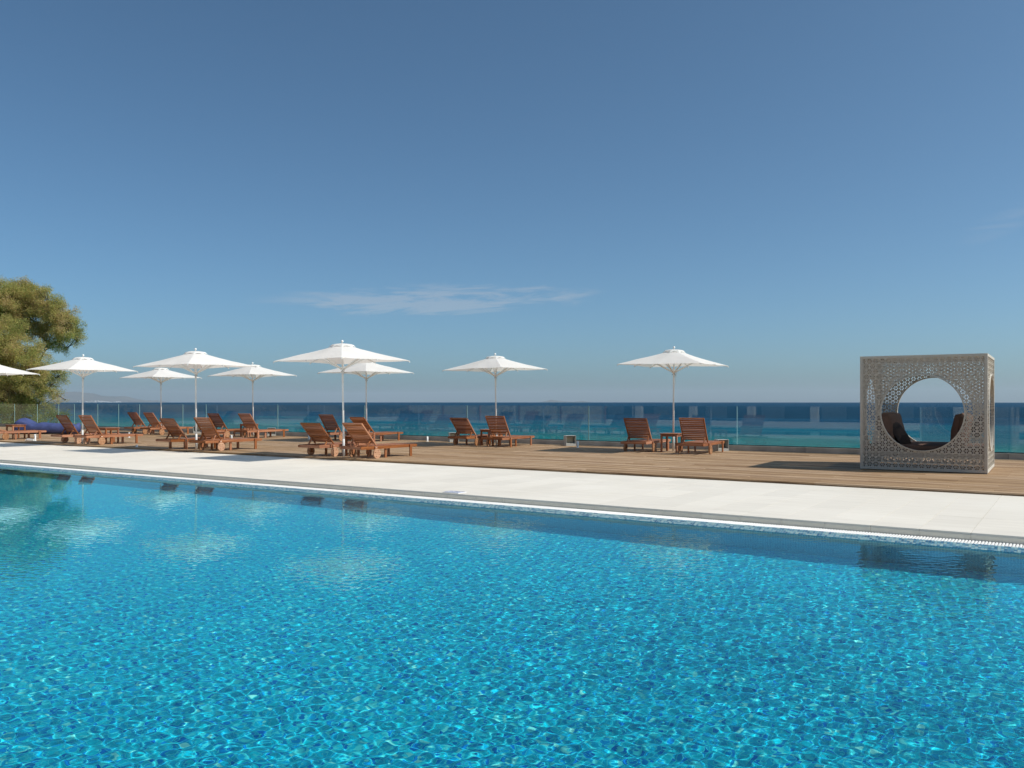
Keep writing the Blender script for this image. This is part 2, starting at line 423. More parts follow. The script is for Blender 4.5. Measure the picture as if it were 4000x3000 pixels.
# far headland with a white town, and a faint island
def ridge(name, px0, px1, dist, prof, label):
    """prof: heights in metres along the skyline"""
    yaw = R_(33.6); n = len(prof); vs = []; fs = []
    rt = Vector((math.cos(yaw), math.sin(yaw), 0)); fw = Vector((-math.sin(yaw), math.cos(yaw), 0))
    N = 60; depth = [0, 0.25, 0.5, 0.75, 1.0, 1.3, 1.6]
    zb = Z_SEA - dist*dist/(2*RE)
    for j, dpt in enumerate(depth):
        for i in range(N+1):
            t = i/N*(n-1); k = min(int(t), n-2); h = prof[k]*(1-t+k)+prof[k+1]*(t-k)
            w = math.sin(min(dpt, 1.0)*math.pi/2) if dpt <= 1 else 1-(dpt-1)/0.6
            hh = h*w*(1+0.12*mnoise.noise((i*0.5, j*1.1, 3.0))) if 0 < j < 6 else -40
            l = (px0+(px1-px0)*i/N-2000)/3333*dist
            p = rt*l + fw*(dist+dpt*4600); vs.append((p.x, p.y, zb+hh))
    for j in range(len(depth)-1):
        for i in range(N): fs.append((j*(N+1)+i, j*(N+1)+i+1, (j+1)*(N+1)+i+1, (j+1)*(N+1)+i))
    o = obj(name, fast_mesh(name, vs, fs, 'far_hill', True)); tag(o, label, kind='structure'); return rt, fw, zb
HD = 45000
rt, fw, zb = ridge('headland_hill', 100, 520, HD, [80+v_*13.5 for v_ in (42, 45, 44, 42, 40, 36, 30, 27, 26, 25, 23, 26, 22, 17, 12, 10, 9, 8, 7, 3, -3)], 'hazy headland across the bay')
ridge('island_hill', 2110, 2340, HD, [80+v_*13.5 for v_ in (-3, 2, 6, 11, 9, 7, 4, 3, 2, 4, 6, 3, -3)], 'faint island on the horizon')
tw = MB(); rr = random.Random(5)
for i in range(48):
    px = rr.choice([rr.uniform(300, 400), rr.uniform(345, 475), rr.uniform(400, 470)]); d = HD+rr.uniform(100, 900)
    p = rt*((px-2000)/3333*d)+fw*d; z = zb+80+rr.uniform(5, 105)*(0.9 if px < 420 else 0.5); w = rr.uniform(10, 40); hgt = rr.uniform(0, 12)
    tw.box((p.x-w, p.y-w, z-30), (p.x+w, p.y+w, z+hgt))
tag(tw.build('distant_town', 'town_white'), 'tiny white houses of a distant town on the headland', kind='stuff')

# ------------------------------------------------------------------ pool
pb = MB()
pb.add([(POOL_XL, POOL_Y0, Z_FLOOR), (POOL_XR, POOL_Y0, Z_FLOOR), (POOL_XR, Y_WALL, Z_FLOOR), (POOL_XL, Y_WALL, Z_FLOOR)], [(0, 1, 2, 3)])
floor_o = pb.build('pool_floor', 'mosaic_floor'); tag(floor_o, 'turquoise mosaic floor of the swimming pool', kind='structure')
wall_o = MB().box((POOL_XL, Y_WALL, Z_FLOOR-0.02), (POOL_XR, Y_WALL+0.09, Z_WATER-0.006)).build('pool_wall', 'mosaic_wall'); tag(wall_o, 'blue mosaic far wall of the swimming pool', kind='structure')
w2 = MB().box((POOL_XL, POOL_Y0-0.3, Z_FLOOR-0.02), (POOL_XR, POOL_Y0, -0.06)).build('pool_wall_near', 'mosaic_wall'); tag(w2, kind='structure')
w3 = MB().box((POOL_XL-0.3, POOL_Y0, Z_FLOOR-0.02), (POOL_XL, Y_WALL, -0.06)).build('pool_wall_end', 'mosaic_wall_end'); tag(w3, kind='structure')
w4 = MB().box((POOL_XR, POOL_Y0, Z_FLOOR-0.02), (POOL_XR+0.3, Y_WALL, -0.06)).build('pool_wall_end', 'mosaic_wall_end'); tag(w4, kind='structure')
for o in (floor_o, wall_o, w2, w3, w4): o.cycles.is_caustics_receiver = True

# rippled water surface
xs = [POOL_XR]
while xs[-1] > POOL_XL:
    x = xs[-1]; dx = 0.05 if x > 1.3 else (0.0105 if x > -3.5 else min(0.0105*(1+(-3.5-x)*0.29), 0.10)); xs.append(x-dx)
xs[-1] = POOL_XL; xs = np.array(xs[::-1]); yl = [POOL_Y0]
while yl[-1] < Y_WALL: yl.append(yl[-1]+(0.03 if yl[-1] < 1.2 else 0.010 if yl[-1] < 4.2 else 0.010*(1+(yl[-1]-4.2)*.2)))
ys = np.array(yl); ys[-1] = Y_WALL+0.001
XX, YY = np.meshgrid(xs, ys); DX = np.maximum(np.gradient(xs)[None, :], np.gradient(ys)[:, None])
ZZ = np.zeros_like(XX)
wr = np.random.default_rng(3); WAVE = 0.50
for i in range(84):
    lam = 0.036*(0.135/0.036)**(wr.random()**1.1) if i < 66 else 0.2*(0.9/0.2)**wr.random(); k = 2*math.pi/lam
    th = wr.normal(R_(112), R_(48)) if i % 3 else wr.random()*6.283; ph = wr.random()*6.283
    slope = (0.0043 if i < 66 else 0.0009)*WAVE
    amp = slope/k*math.sqrt(2)
    fade = np.clip((lam/np.maximum(DX, 1e-3)-2.3)/1.1, 0, 1)
    warp = np.sin(XX*1.3*math.cos(th+1.3)+YY*1.7*math.sin(th+1.3)+ph*2)*.7
    ZZ += fade*amp*np.sin(k*(XX*math.cos(th)+YY*math.sin(th))+ph+warp)
calm = 0.76+0.16*np.sin(XX*0.55+YY*0.8)*np.sin(YY*0.45-XX*0.21+2)+0.50*np.clip((XX+6)/4, 0, 1)
ZZ = ZZ*calm
ZZ *= np.clip((Y_WALL+0.03-YY)/0.25, 0.35, 1)
nxw, nyw = len(xs), len(ys)
ii = (np.arange(nyw-1)[:, None]*nxw+np.arange(nxw-1)[None, :]).ravel()
F4 = np.stack([ii, ii+1, ii+1+nxw, ii+nxw], 1)
wo_ = obj('pool_water', fast_mesh('pool_water', np.stack([XX.ravel(), YY.ravel(), Z_WATER+ZZ.ravel()], 1), F4, 'pool_water', True))
wo_.cycles.is_caustics_caster = True
tag(wo_, 'rippling clear blue water of the swimming pool', kind='structure')

# mosaic overflow edge: four rows of small tiles sloping into the water
edge = MB().add([(XL, Y_WALL-0.0, Z_WATER-0.004), (XR, Y_WALL, Z_WATER-0.004), (XR, Y_SLOPE, Z_GRATE-0.006), (XL, Y_SLOPE, Z_GRATE-0.006), (XL, Y_WALL, -0.2), (XR, Y_WALL, -0.2), (XR, Y_SLOPE, -0.2), (XL, Y_SLOPE, -0.2)],
           [(0, 1, 2, 3), (2, 6, 7, 3)]).build('pool_edge', 'mosaic_grout')
tag(edge, 'sloping mosaic overflow edge of the pool', kind='structure')
sl = math.atan2(Z_GRATE-Z_WATER, Y_SLOPE-Y_WALL); slen = math.hypot(Z_GRATE-Z_WATER, Y_SLOPE-Y_WALL)
tp = slen/4
def tile_center(i, j): s_ = (j+0.5)*tp; return (XR-0.0135-i*TS, Y_WALL+s_*math.cos(sl), Z_WATER-0.002+s_*math.sin(sl))
tile_me = MB().box((-TS/2+.0016, -tp/2+.0016, -.003), (TS/2-.0016, tp/2-.0016, .0024), .0008).mesh('mosaic_tile', 'mosaic_piece')
allt = [(i, j) for i in range(int((XR-XL)/TS)) for j in range(4)]
def tkey(ij):
    x, y, z = tile_center(*ij)
    return abs(x+0.35)
allt = near_first(allt, tkey)
rest = MB(); Rm = Matrix.Rotation(sl, 3, 'X')
for kx, ij in enumerate(allt):
    c = tile_center(*ij)
    if kx < 300: obj('mosaic_tile', tile_me, edge, c, (sl, 0, 0))
    else:
        a, b = TS/2-.0016, tp/2-.0016
        rest.add([Vector(c)+Rm @ Vector(p) for p in ((-a, -b, .002), (a, -b, .002), (a, b, .002), (-a, b, .002))], [(0, 1, 2, 3)])
tag(rest.build('mosaic_tiles', 'mosaic_piece', edge), kind='stuff')

# overflow grating
ch = MB().box((XL, Y_SLOPE+.001, -0.19), (XR, Y_GR1+.004, -0.15)).build('overflow_channel', 'channel'); tag(ch, 'overflow channel beneath the white grating', kind='structure')
gr = empty('overflow_grating', (0, 0, 0)); tag(gr, 'white plastic slatted overflow grating along the far pool edge', 'grating')
GP = 0.029
sb = MB(); sb.box((-.0095, Y_SLOPE+.004, Z_GRATE-.022), (.0095, Y_GR1-.006, Z_GRATE), .003); slat_me = sb.mesh('slat', 'grate_white')
allg = near_first([XR-.02-i*GP for i in range(int((XR-XL)/GP))], lambda x: abs(x+1.0))
rest = MB()
for kx, x in enumerate(allg):
    if kx < 300: obj('slat', slat_me, gr, (x, 0, random.uniform(-.0008, .0008)))
    else: rest.box((x-.0095, Y_SLOPE+.004, Z_GRATE-.02), (x+.0095, Y_GR1-.006, Z_GRATE))
tag(rest.build('slats', 'grate_white', gr), kind='stuff')
tag(MB().box((XL, Y_SLOPE+.055, Z_GRATE-.02), (XR, Y_SLOPE+.075, Z_GRATE-.004)).box((XL, Y_GR1-.075, Z_GRATE-.02), (XR, Y_GR1-.058, Z_GRATE-.004)).build('connecting_rail', 'grate_white', gr))

# ------------------------------------------------------------------ paving
pv = MB().box((XL, Y_COPE+.012, -0.6), (XR, Y_DECK+.25, -0.0045)).build('paving', 'grout'); tag(pv, 'white stone paving between pool and wooden deck', kind='structure')
PT = 0.465
rows = [(Y_COPE, 9.86)] + [(9.86+k*0.925, 9.86+(k+1)*0.925) for k in range(4)]
rows[-1] = (rows[-1][0], Y_DECK+.02)
me_r = []
for a, b in rows: me_r.append(MB().box((0.0022, a+.0007, -.02), (PT-.0022, b-.0007, 0)).mesh('paving_tile', 'paving_white'))
alltl = [(i, j) for i in range(int((XR-XL)/PT)+1) for j in range(5)]
alltl = near_first(alltl, lambda q_: math.hypot(XL+q_[0]*PT-0.9, (rows[q_[1]][0])-5))
rest = MB()
X0 = -0.89 - PT*102
for kx, (i, j) in enumerate(alltl):
    x = X0+i*PT; z = random.uniform(-.0003, .0003)
    if kx < 300: obj('paving_tile', me_r[j], pv, (x, 0, z))
    else:
        a, b = rows[j]; rest.box((x+.0018, a+.0007, -.02), (x+PT-.0018, b-.0007, z))
tag(rest.build('paving_tiles', 'paving_white', pv), kind='stuff')
rb = MB().box((0.0015, Y_COPE-.004, -0.185), (PT-.0015, Y_COPE+.010, -0.0205)).mesh('riser_tile', 'riser_tile')
for i in range(int((XR-XL)/PT)+1): obj('riser_tile', rb, pv, (X0+i*PT, random.uniform(-.001, .001), 0))

# near terrace behind and under the camera, seen only in reflections
tag(MB().box((XL, -12.0, -0.5), (XR, POOL_Y0-.31, 0)).box((POOL_XR+.31, POOL_Y0-.31, -0.5), (XR+6, Y_COPE-.01, -0.001)).box((XL-2, POOL_Y0-.31, -0.5), (POOL_XL-.31, Y_COPE-.01, -0.001)).build('terrace', 'paving_white'), 'white stone terrace on the near side of the pool', kind='structure')

# ------------------------------------------------------------------ wooden deck
dk = MB().box((XL-4, Y_DECK+.03, -0.5), (XR, Y_FENCE-.09, Z_DECK-.028)).build('deck', 'deck_bed'); tag(dk, 'weathered brown timber deck by the sea', kind='structure')
PW = 0.094; PG = 0.007
nrow = int((Y_FENCE-.10-Y_DECK)/(PW+PG))
lens = [2.4, 3.0, 3.6, 4.2]; pm = {}
for L in lens:
    for w in (PW,):
        pm[L] = [MB().box((.002, 0, -.026), (L-.002, w, 0), .003).mesh('plank', 'deck_wood') for _ in range(1)]
planks = []
rp = random.Random(21)
for r in range(nrow):
    y = Y_DECK+r*(PW+PG); x = XR-rp.choice([0, .6, 1.2, 1.8, 2.4])
    # most rows share the joist joints, as on the right of the deck
    while x > XL-4:
        L = rp.choice(lens); x -= L
        planks.append((x, y, L, rp.uniform(-.0018, .0022)))
planks = near_first(planks, lambda p: math.hypot(p[0]+p[2]/2+0.5, p[1]) if p[0] < 1.0 else 99)
rest = MB()
for kx, (x, y, L, dz) in enumerate(planks):
    if kx < 300: obj('plank', pm[L][0], dk, (x, y, Z_DECK+dz))
    else: rest.box((x+.002, y, Z_DECK-.026), (x+L-.002, y+PW, Z_DECK+dz))
tag(rest.build('planks', 'deck_wood', dk), kind='stuff')
fascia = MB()
tag(MB().box((XL-4, Y_DECK+.006, -0.003), (XR, Y_DECK+.028, Z_DECK-.030)).build('fascia_board', 'deck_wood', dk))

# ------------------------------------------------------------------ glass fence on a concrete kerb
kb = empty('concrete_kerb', (0, Y_FENCE, 0)); tag(kb, 'low stained concrete kerb under the glass fence', 'kerb')
KL = 2.155; km = MB().box((.003, -.075, -0.3), (KL-.003, .125, 0.166), .006).mesh('kerb_stone', 'kerb_stone')
x = 7.35
while x > XL-4:
    x -= KL; obj('kerb_stone', km, kb, (x, 0, random.uniform(-.002, .002)))
fe = empty('glass_fence', (0, Y_FENCE, 0)); tag(fe, 'frameless clear glass fence along the seaward deck edge', 'fence')
joints = [7.2, 5.6, 1.3, -3.02, -7.31, -11.63, -15.94, -20.28, -24.63, -28.8, -30.29, -31.77, -33.26, -34.8, -36.41, -38.3, -39.64, -41.53, -43.67, -45.6, -47.6, -50]
for a, b in zip(joints[:-1], joints[1:]):
    z0, z1, t = .172, 1.168, .0075
    p = MB().add([(b+.008, -t, z0), (a-.008, -t, z0), (a-.008, -t, z1), (b+.008, -t, z1), (b+.008, t, z0), (a-.008, t, z0), (a-.008, t, z1), (b+.008, t, z1)],
                 [(0, 1, 2, 3), (5, 4, 7, 6)]).build('pane', 'fence_glass', fe)
    MB().add([(b+.008, -t, z0), (a-.008, -t, z0), (a-.008, -t, z1), (b+.008, -t, z1), (b+.008, t, z0), (a-.008, t, z0), (a-.008, t, z1), (b+.008, t, z1)],
             [(1, 5, 6, 2), (4, 0, 3, 7), (3, 2, 6, 7)]).build('polished_edge', 'glass_edge', p)
MB().box((XL-4, -.016, .1665), (7.3, .016, .186)).build('channel', 'near_black', fe)
for a in joints[5:]: MB().box((a-.007, -.009, .187), (a+.004, .009, 1.16)).build('dark_gap_strip', 'near_black', fe)  # dark strips added where the pane gaps look dark at a grazing view
tag(MB().box((XL-4, Y_FENCE+.13, -12), (XR+4, Y_FENCE+.5, 0.1)).build('sea_wall', 'rock'), 'stone retaining wall dropping from the deck to the sea', kind='structure')

# ================================================================== PARASOLS
CANOPIES = []
def make_parasol():
    root = empty('parasol')
    HB = 1.075; zc = 2.165; zv = 2.475; rv = 0.27
    # canopy: 8 gores between corner ribs and mid ribs
    out = [(HB, HB), (0, HB), (-HB, HB), (-HB, 0), (-HB, -HB), (0, -HB), (HB, -HB), (HB, 0)]
    NU, NT = 7, 8; vs = []; n8 = 8*NU
    for t in range(NT+1):
        s_ = t/NT
        for g_ in range(8):
            a, b = out[g_], out[(g_+1) % 8]
            for k in range(NU):
                u_ = k/NU; ex, ey = a[0]*(1-u_)+b[0]*u_, a[1]*(1-u_)+b[1]*u_
                ang = math.atan2(ey, ex); ix, iy = rv*math.cos(ang), rv*math.sin(ang)
                sag = math.sin(math.pi*u_)
                # edge cut slightly inwards between rib tips
                cut = 1-0.010*sag*s_
                x, y = ix+(ex*cut-ix)*s_, iy+(ey*cut-iy)*s_
                midr = (1-abs(0.5-((g_+u_) % 2)/2)*2)       # 0 at corners, 1 at mid ribs
                z = zv+(zc-zv)*(s_**0.94) + 0.008*midr*s_ - 0.010*sag*s_*(1-s_*0.6)
                vs.append((x, y, z))
    fs = []
    for t in range(NT):
        for k in range(n8): fs.append((t*n8+k, t*n8+(k+1) % n8, (t+1)*n8+(k+1) % n8, (t+1)*n8+k))
    MB().add(vs, fs).build('canopy', 'canvas_white', root)
    for sd in range(4):
        vv = []
        for x, y, z in vs:
            rr2 = math.hypot(x, y); wgt = min(1, max(0, (rr2-.3)/.4))
            vv.append((x, y, z+wgt*(.016*mnoise.noise((x*1.3+sd*9, y*1.3, .5))+.006*mnoise.noise((x*5+sd*5, y*5, 2.5)))-.012*wgt*max(0, mnoise.noise((x*.8, y*.8+sd*7, 4)))))
        CANOPIES.append(MB().add(vv, fs).mesh('canopy', 'canvas_white'))
    # vent cap with scalloped skirt
    vs = []; N = 64; 
    prof = [(0.02, 2.562), (0.12, 2.556), (0.215, 2.542), (0.255, 2.526)]
    for r, z in prof:
        for k in range(N): a = 2*math.pi*k/N; oc = math.cos(math.pi/8)/math.cos((a % (math.pi/4))-math.pi/8); vs.append((r*oc*math.cos(a), r*oc*math.sin(a), z))
    for k in range(N):
        a = 2*math.pi*k/N; sc = abs(math.sin(a*4))**.8; r = 0.300-.03*sc; oc = math.cos(math.pi/8)/math.cos((a % (math.pi/4))-math.pi/8); vs.append((r*oc*math.cos(a)*1.05, r*oc*math.sin(a)*1.05, 2.460+0.042*sc))
    fs = [(i*N+k, i*N+(k+1) % N, (i+1)*N+(k+1) % N, (i+1)*N+k) for i in range(4) for k in range(N)] + [tuple(range(N))]
    MB().add(vs, fs).build('vent_cap', 'canvas_white', root)
    MB().lathe([(.012, 2.55), (.014, 2.585), (.024, 2.590), (.030, 2.603), (.031, 2.615), (.025, 2.632), (.012, 2.641)], 14).build('finial', 'white_paint', root, True)
    MB().lathe([(.0215, 0.0), (.0215, 2.56)], 14).build('pole', 'white_paint', root, True)
    MB().lathe([(.0275, 0.0), (.0275, .40), (.0235, .405)], 14).build('sleeve', 'white_paint', root, True)
    MB().lathe([(.028, 1.955), (.046, 1.965), (.046, 2.01), (.028, 2.02)], 14).build('runner_hub', 'white_paint', root, True)
    MB().lathe([(.03, 2.44), (.05, 2.45), (.05, 2.485), (.03, 2.49)], 14).build('crown_hub', 'white_paint', root, True)
    MB().tube([(-.05, 0, 1.93), (.05, 0, 1.93)], .006, 6).tube([(.045, 0, 1.93), (.05, .012, 1.915), (.052, 0, 1.90)], .004, 5).build('locking_pin', 'near_black', root)
    for g_ in range(8):
        ex, ey = out[g_]; L = math.hypot(ex, ey); dx, dy = ex/L, ey/L
        zt = zc + (0.008 if g_ % 2 else 0) - .010
        rb = MB().bar((dx*.04, dy*.04, 2.462), (dx*rv, dy*rv, zv-.016), .014, .022).bar((dx*rv, dy*rv, zv-.016), (ex*.55, ey*.55, zv+(zt-zv)*.50-.014), .014, .022).bar((ex*.55, ey*.55, zv+(zt-zv)*.50-.014), (ex*.995, ey*.995, zt-.006), .014, .020).build('rib', 'white_paint', root)
        MB().box((ex*.992-.008, ey*.992-.008, zt-.030), (ex*.992+.008, ey*.992+.008, zt-.006)).build('rib_end', 'white_paint', rb)
        fr = .44 if g_ % 2 == 0 else .56
        zs = zv+(zt-zv)*(fr**.95)-.02
        MB().bar((dx*.035, dy*.035, 1.99), (ex*fr, ey*fr, zs), .016, .030).build('strut', 'white_paint', root)
    rr = random.Random(9); c = MB()
    pts = [(.04+.05*math.sin(i*.5)*.9+.02*math.cos(i*1.3), -.03+.02*math.sin(i*.9), 1.97-.07*(1-math.cos(i*.52))*.5-.03*math.sin(i*.31)) for i in range(26)]
    c.tube(pts, .0035, 5); c.tube([(.035, -.02, 1.97), (.05, -.03, 1.85), (.055, -.03, 1.70), (.045, -.03, 1.66), (.036, -.03, 1.70)], .003, 5)
    c.build('cord', 'cord', root)
    return root
PAR = [  # x, y, spin, tilt x, tilt y, label
 (-13.83, 13.95, -1.0, 0.3, -0.8, 'largest white parasol, nearest one, its pole standing between two loungers by the paving'),
 (-19.13, 13.95, 2.0, 0.2, -0.5, 'white parasol second nearest in the row beside the white paving'),
 (-24.48, 13.95, 1.5, 0.0, 0.8, 'white parasol in front of the blue covered bag, left of the paving shadows'),
 (-30.00, 13.95, 0.0, 0.0, 0.3, 'white parasol cut off by the left edge of the photo'),
 (-8.51, 20.15, 2.5, 0.0, 0.4, 'rightmost white parasol, alone above two loungers by the glass fence'),
 (-13.92, 20.15, -4.0, 0.2, -1.0, 'white parasol second from the right, standing beside the glass fence'),
 (-18.97, 20.15, -2.0, 0.0, -0.4, 'white parasol by the glass fence partly hidden behind the largest parasol'),
 (-24.41, 20.15, 1.0, 0.0, -1.0, 'white parasol at the glass fence, right of the second nearest parasol'),
 (-29.81, 20.15, 0.0, 0.0, -0.6, 'smallest white parasol, farthest along the glass fence'),
]
par0 = make_parasol()
for i, (x, y, sp, tx, ty, lab) in enumerate(PAR):
    o = par0 if i == 0 else copy_tree(par0)
    o.location = (x, y, Z_DECK); o.rotation_euler = (R_(tx), R_(ty), R_(sp)); tag(o, lab, 'parasol', 'white parasols on the deck')
    for ch in o.children:
        if ch.name.startswith('canopy'): ch.data = CANOPIES[i % 4]

# ================================================================== LOUNGERS
LW = 0.335; LL = 1.80; RT = 0.272; RH = 0.066
def rail_profile(mb, x0, x1):
    """side rail with rounded ends"""
    n = 6; pts = []
    z0, z1 = RT-RH, RT; r = RH/2
    for k in range(n+1): a = math.pi/2+math.pi*k/n; pts.append((r+r*math.cos(a), (z0+z1)/2+r*math.sin(a)))
    for k in range(n+1): a = -math.pi/2+math.pi*k/n; pts.append((LL-r+r*math.cos(a), (z0+z1)/2+r*math.sin(a)))
    m = len(pts); vs = [(x0, y, z) for y, z in pts]+[(x1, y, z) for y, z in pts]
    fs = [tuple(range(m)), tuple(reversed(range(m, 2*m)))]+[(k, k+m, (k+1) % m+m, (k+1) % m) for k in range(m)]
    mb.add(vs, fs); return mb
WH = {}
def wheel_mesh():
    bm = bmesh.new(); R0 = 0.108; edges = []
    def loop(cx, cz, r, n):
        vs = [bm.verts.new((0, cx+r*math.cos(2*math.pi*k/n), cz+r*math.sin(2*math.pi*k/n))) for k in range(n)]
        return [bm.edges.new((vs[k], vs[(k+1) % n])) for k in range(n)]
    edges += loop(0, 0, R0, 28)
    for k in range(4):
        a = math.pi/4+0.35+k*math.pi/2; edges += loop(.066*math.cos(a), .066*math.sin(a), .0115, 8)
    bmesh.ops.triangle_fill(bm, use_beauty=True, use_dissolve=False, edges=edges)
    faces = bm.faces[:]
    r = bmesh.ops.extrude_face_region(bm, geom=faces)
    for v_ in r['geom']:
        if isinstance(v_, bmesh.types.BMVert): v_.co.x += 0.03
    bmesh.ops.recalc_face_normals(bm, faces=bm.faces[:])
    me = bpy.data.meshes.new('wheel'); bm.to_mesh(me); bm.free(); me.materials.append(M['teak_wheel']); return me
wheel_me = wheel_mesh()
slat_seat = [MB().box((-LW+.026, -.024, -.009), (LW-.026, .024, .009), .003).mesh('seat_slat', 'teak_x')]
slat_back = MB().box((-LW+.045, -.0185, -.008), (LW-.045, .0185, .008), .002).mesh('back_slat', 'teak_x')
rail_L = rail_profile(MB(), -LW, -LW+.026).mesh('side_rail', 'teak_y'); rail_R = rail_profile(MB(), LW-.026, LW).mesh('side_rail', 'teak_y')
BL = 0.665
stile_L = MB().box((-LW+.030, 0, -.016), (-LW+.058, BL, .016), .004).mesh('back_stile', 'teak_y')
stile_R = MB().box((LW-.058, 0, -.016), (LW-.030, BL, .016), .004).mesh('back_stile', 'teak_y')
topbar = MB().box((-LW+.058, -.03, -.014), (LW-.058, 0, .014), .004).mesh('top_rail', 'teak_x')
leg_me = {sx: MB().box((sx*(LW+.0135)-.0125, -.035, 0), (sx*(LW+.0135)+.0125, .035, RT-.004), .003).mesh('leg', 'teak_z') for sx in (-1, 1)}
inleg_me = {sx: MB().box((sx*(LW-.045)-.014, -.03, 0), (sx*(LW-.045)+.014, .03, RT-RH+.01), .003).mesh('inner_leg', 'teak_z') for sx in (-1, 1)}
cross_me = MB().box((-LW+.027, -.012, -.028), (LW-.027, .012, .028), .004).mesh('cross_rail', 'teak_x')
tray_me = MB().box((-.19, -.16, 0), (.19, .16, .012)).mesh('slide_tray', 'teak_x')
bolt_me = MB().lathe([(.007, 0), (.007, .004), (.003, .006)], 8).mesh('bolt', 'bolt_metal')
HINGE = 0.50
def make_lounger(loc, rz, ang, wl='w', wr='w', label='', broken=False):
    root = empty('sun_lounger', loc, rz); tag(root, label, 'sun lounger', 'wooden sun loungers on the deck')
    # local origin: wheel axle middle on the deck, y towards the feet
    def O(name, me, l=(0, 0, 0), r=None, par=root):
        return obj(name, me, par, (l[0], l[1]-0.44, l[2]), r)
    for me in (rail_L, rail_R): O('side_rail', me)
    y = HINGE+.055
    while y < LL-.07: O('seat_slat', slat_seat[0], (0, y, RT-.012+random.uniform(-.001, .001))); y += .0585
    O('cross_rail', cross_me, (0, .028, RT-.036)); O('cross_rail', cross_me, (0, LL-.05, RT-.036)); O('cross_rail', cross_me, (0, HINGE+.02, RT-.045))
    a = R_(ang)
    # backrest: stiles rise from the hinge back towards the head end
    br = Matrix.Rotation(math.pi-a, 4, 'X')
    B = bpy.data.objects.new('backrest', None); COL.objects.link(B); B.parent = root; B.location = (0, HINGE-.44, RT+.012); B.rotation_euler = (math.pi-a, 0, 0); B.empty_display_size = .1
    obj('back_stile', stile_L, B); obj('back_stile', stile_R, B); obj('top_rail', topbar, B, (0, BL-.001, 0))
    ns = 11; pitch = (BL-.095)/ns
    for k in range(ns): obj('back_slat', slat_back, B, (0, .05+(k+.5)*pitch, -.003+random.uniform(-.001, .001)))
    # prop struts under the backrest
    t = .20; hx = HINGE-math.cos(a)*t; hz = RT+.012+math.sin(a)*t
    fy = max(.09, hx-.125)
    if ang > 25:
        for sx in (-1, 1):
            pb_ = MB().bar((sx*(LW-.075), hx-.44, hz-.012), (sx*(LW-.075), fy-.44, RT-.03), .022, .032); pb_.build('prop_strut', 'teak_y', root)
        MB().bar((-(LW-.064), fy-.44, RT-.032), (LW-.064, fy-.44, RT-.032), .02, .02).build('prop_bar', 'teak_x', root)
    for sx, kind in ((-1, wl), (1, wr)):
        O('leg', leg_me[sx], (0, LL-.235, 0))
        if kind == 'w':
            lg = O('wheel_leg', MB().box((sx*(LW+.0135)-.0125, -.03, .075), (sx*(LW+.0135)+.0125, .03, RT-.004), .003).mesh('wheel_leg', 'teak_z'), (0, .44, 0))
            wv = O('wheel', wheel_me, (sx*(LW+.0285)-(.03 if sx < 0 else 0), .44, .108), (random.uniform(0, 6.28), 0, 0))
        else: O('leg', leg_me[sx], (0, .44, 0))
        O('inner_leg', inleg_me[sx], (0, .80 if sx > 0 else .84, 0))
        for yy in (.425, .455): obj('bolt', bolt_me, root, (sx*(LW+.0258), yy-.44, RT-.03), (0, sx*math.pi/2, 0))
    O('slide_tray', tray_me, (0, .62, RT-RH-.018))
    return root
LG = [  # x, y of the axle, yaw, recline, left, right, label
 (-29.50, 14.02, 1, 13, 'w', 'w', 'sun lounger lying nearly flat at the left edge of the photo'),
 (-25.08, 13.95, -2, 57, 'w', 'w', 'raised sun lounger in front of the blue covered bag'),
 (-23.88, 13.96, 1, 58, 'w', 'w', 'raised sun lounger right of the pole nearest the blue covered bag'),
 (-19.77, 13.86, -1, 52, 'p', 'p', 'sun lounger on plain post legs without wheels beside the paving'),
 (-18.45, 13.90, 1, 57, 'w', 'w', 'sun lounger with a pale blue cord tied to its backrest'),
 (-14.47, 13.92, 1, 46, 'w', 'w', 'low reclined sun lounger left of the nearest parasol pole'),
 (-13.21, 13.97, -2, 48, 'w', 'w', 'nearest sun lounger, right of the nearest parasol pole by the paving'),
 (-30.15, 19.45, -2, 55, 'w', 'w', 'farthest sun lounger, left one of the pair under the smallest parasol'),
 (-28.86, 19.28, -1, 55, 'w', 'w', 'sun lounger right one of the pair under the smallest parasol'),
 (-25.22, 19.38, -2, 55, 'w', 'w', 'sun lounger by the fence half hidden behind the one with a blue cord'),
 (-23.58, 19.38, 0, 56, 'w', 'p', 'sun lounger by the fence right of the one with a blue cord'),
 (-19.82, 19.50, 0, 56, 'w', 'w', 'dark sun lounger at the fence seen between the two nearest loungers'),
 (-18.50, 19.62, -1, 46, 'w', 'p', 'sun lounger at the fence partly hidden behind the nearest lounger'),
 (-14.53, 19.52, 0, 49, 'w', 'w', 'low reclined sun lounger beside the fence lamp and dark side table'),
 (-13.33, 19.47, 3, 58, 'w', 'p', 'upright sun lounger in front of the second parasol from the right'),
 (-9.13, 19.50, 4, 56, 'w', 'w', 'sun lounger left of the rightmost parasol pole'),
 (-7.63, 19.37, 4, 60, 'w', 'w', 'rightmost sun lounger, upright, right of the rightmost parasol pole'),
]
for (x, y, yw, an, a_, b_, lab) in LG: make_lounger((x, y, Z_DECK), R_(yw), an, a_, b_, lab)

# pale blue cord tied round a backrest stile
c = MB(); pts = []
for i in range(22): t = i/21; pts.append((.03*math.sin(t*9), .02*math.cos(t*9), -.02-t*.17+.02*math.sin(t*14)))
c.tube(pts, .006, 5)
for i in range(1): c.tube([(.035*math.cos(k*.55), .035*math.sin(k*.55), .01*k/12) for k in range(13)], .006, 5)
o = c.build('tied_cord', 'blue_rope'); o.location = (-18.45-.29, 13.79, .71); tag(o, 'pale blue cord knotted round a lounger backrest', 'cord')

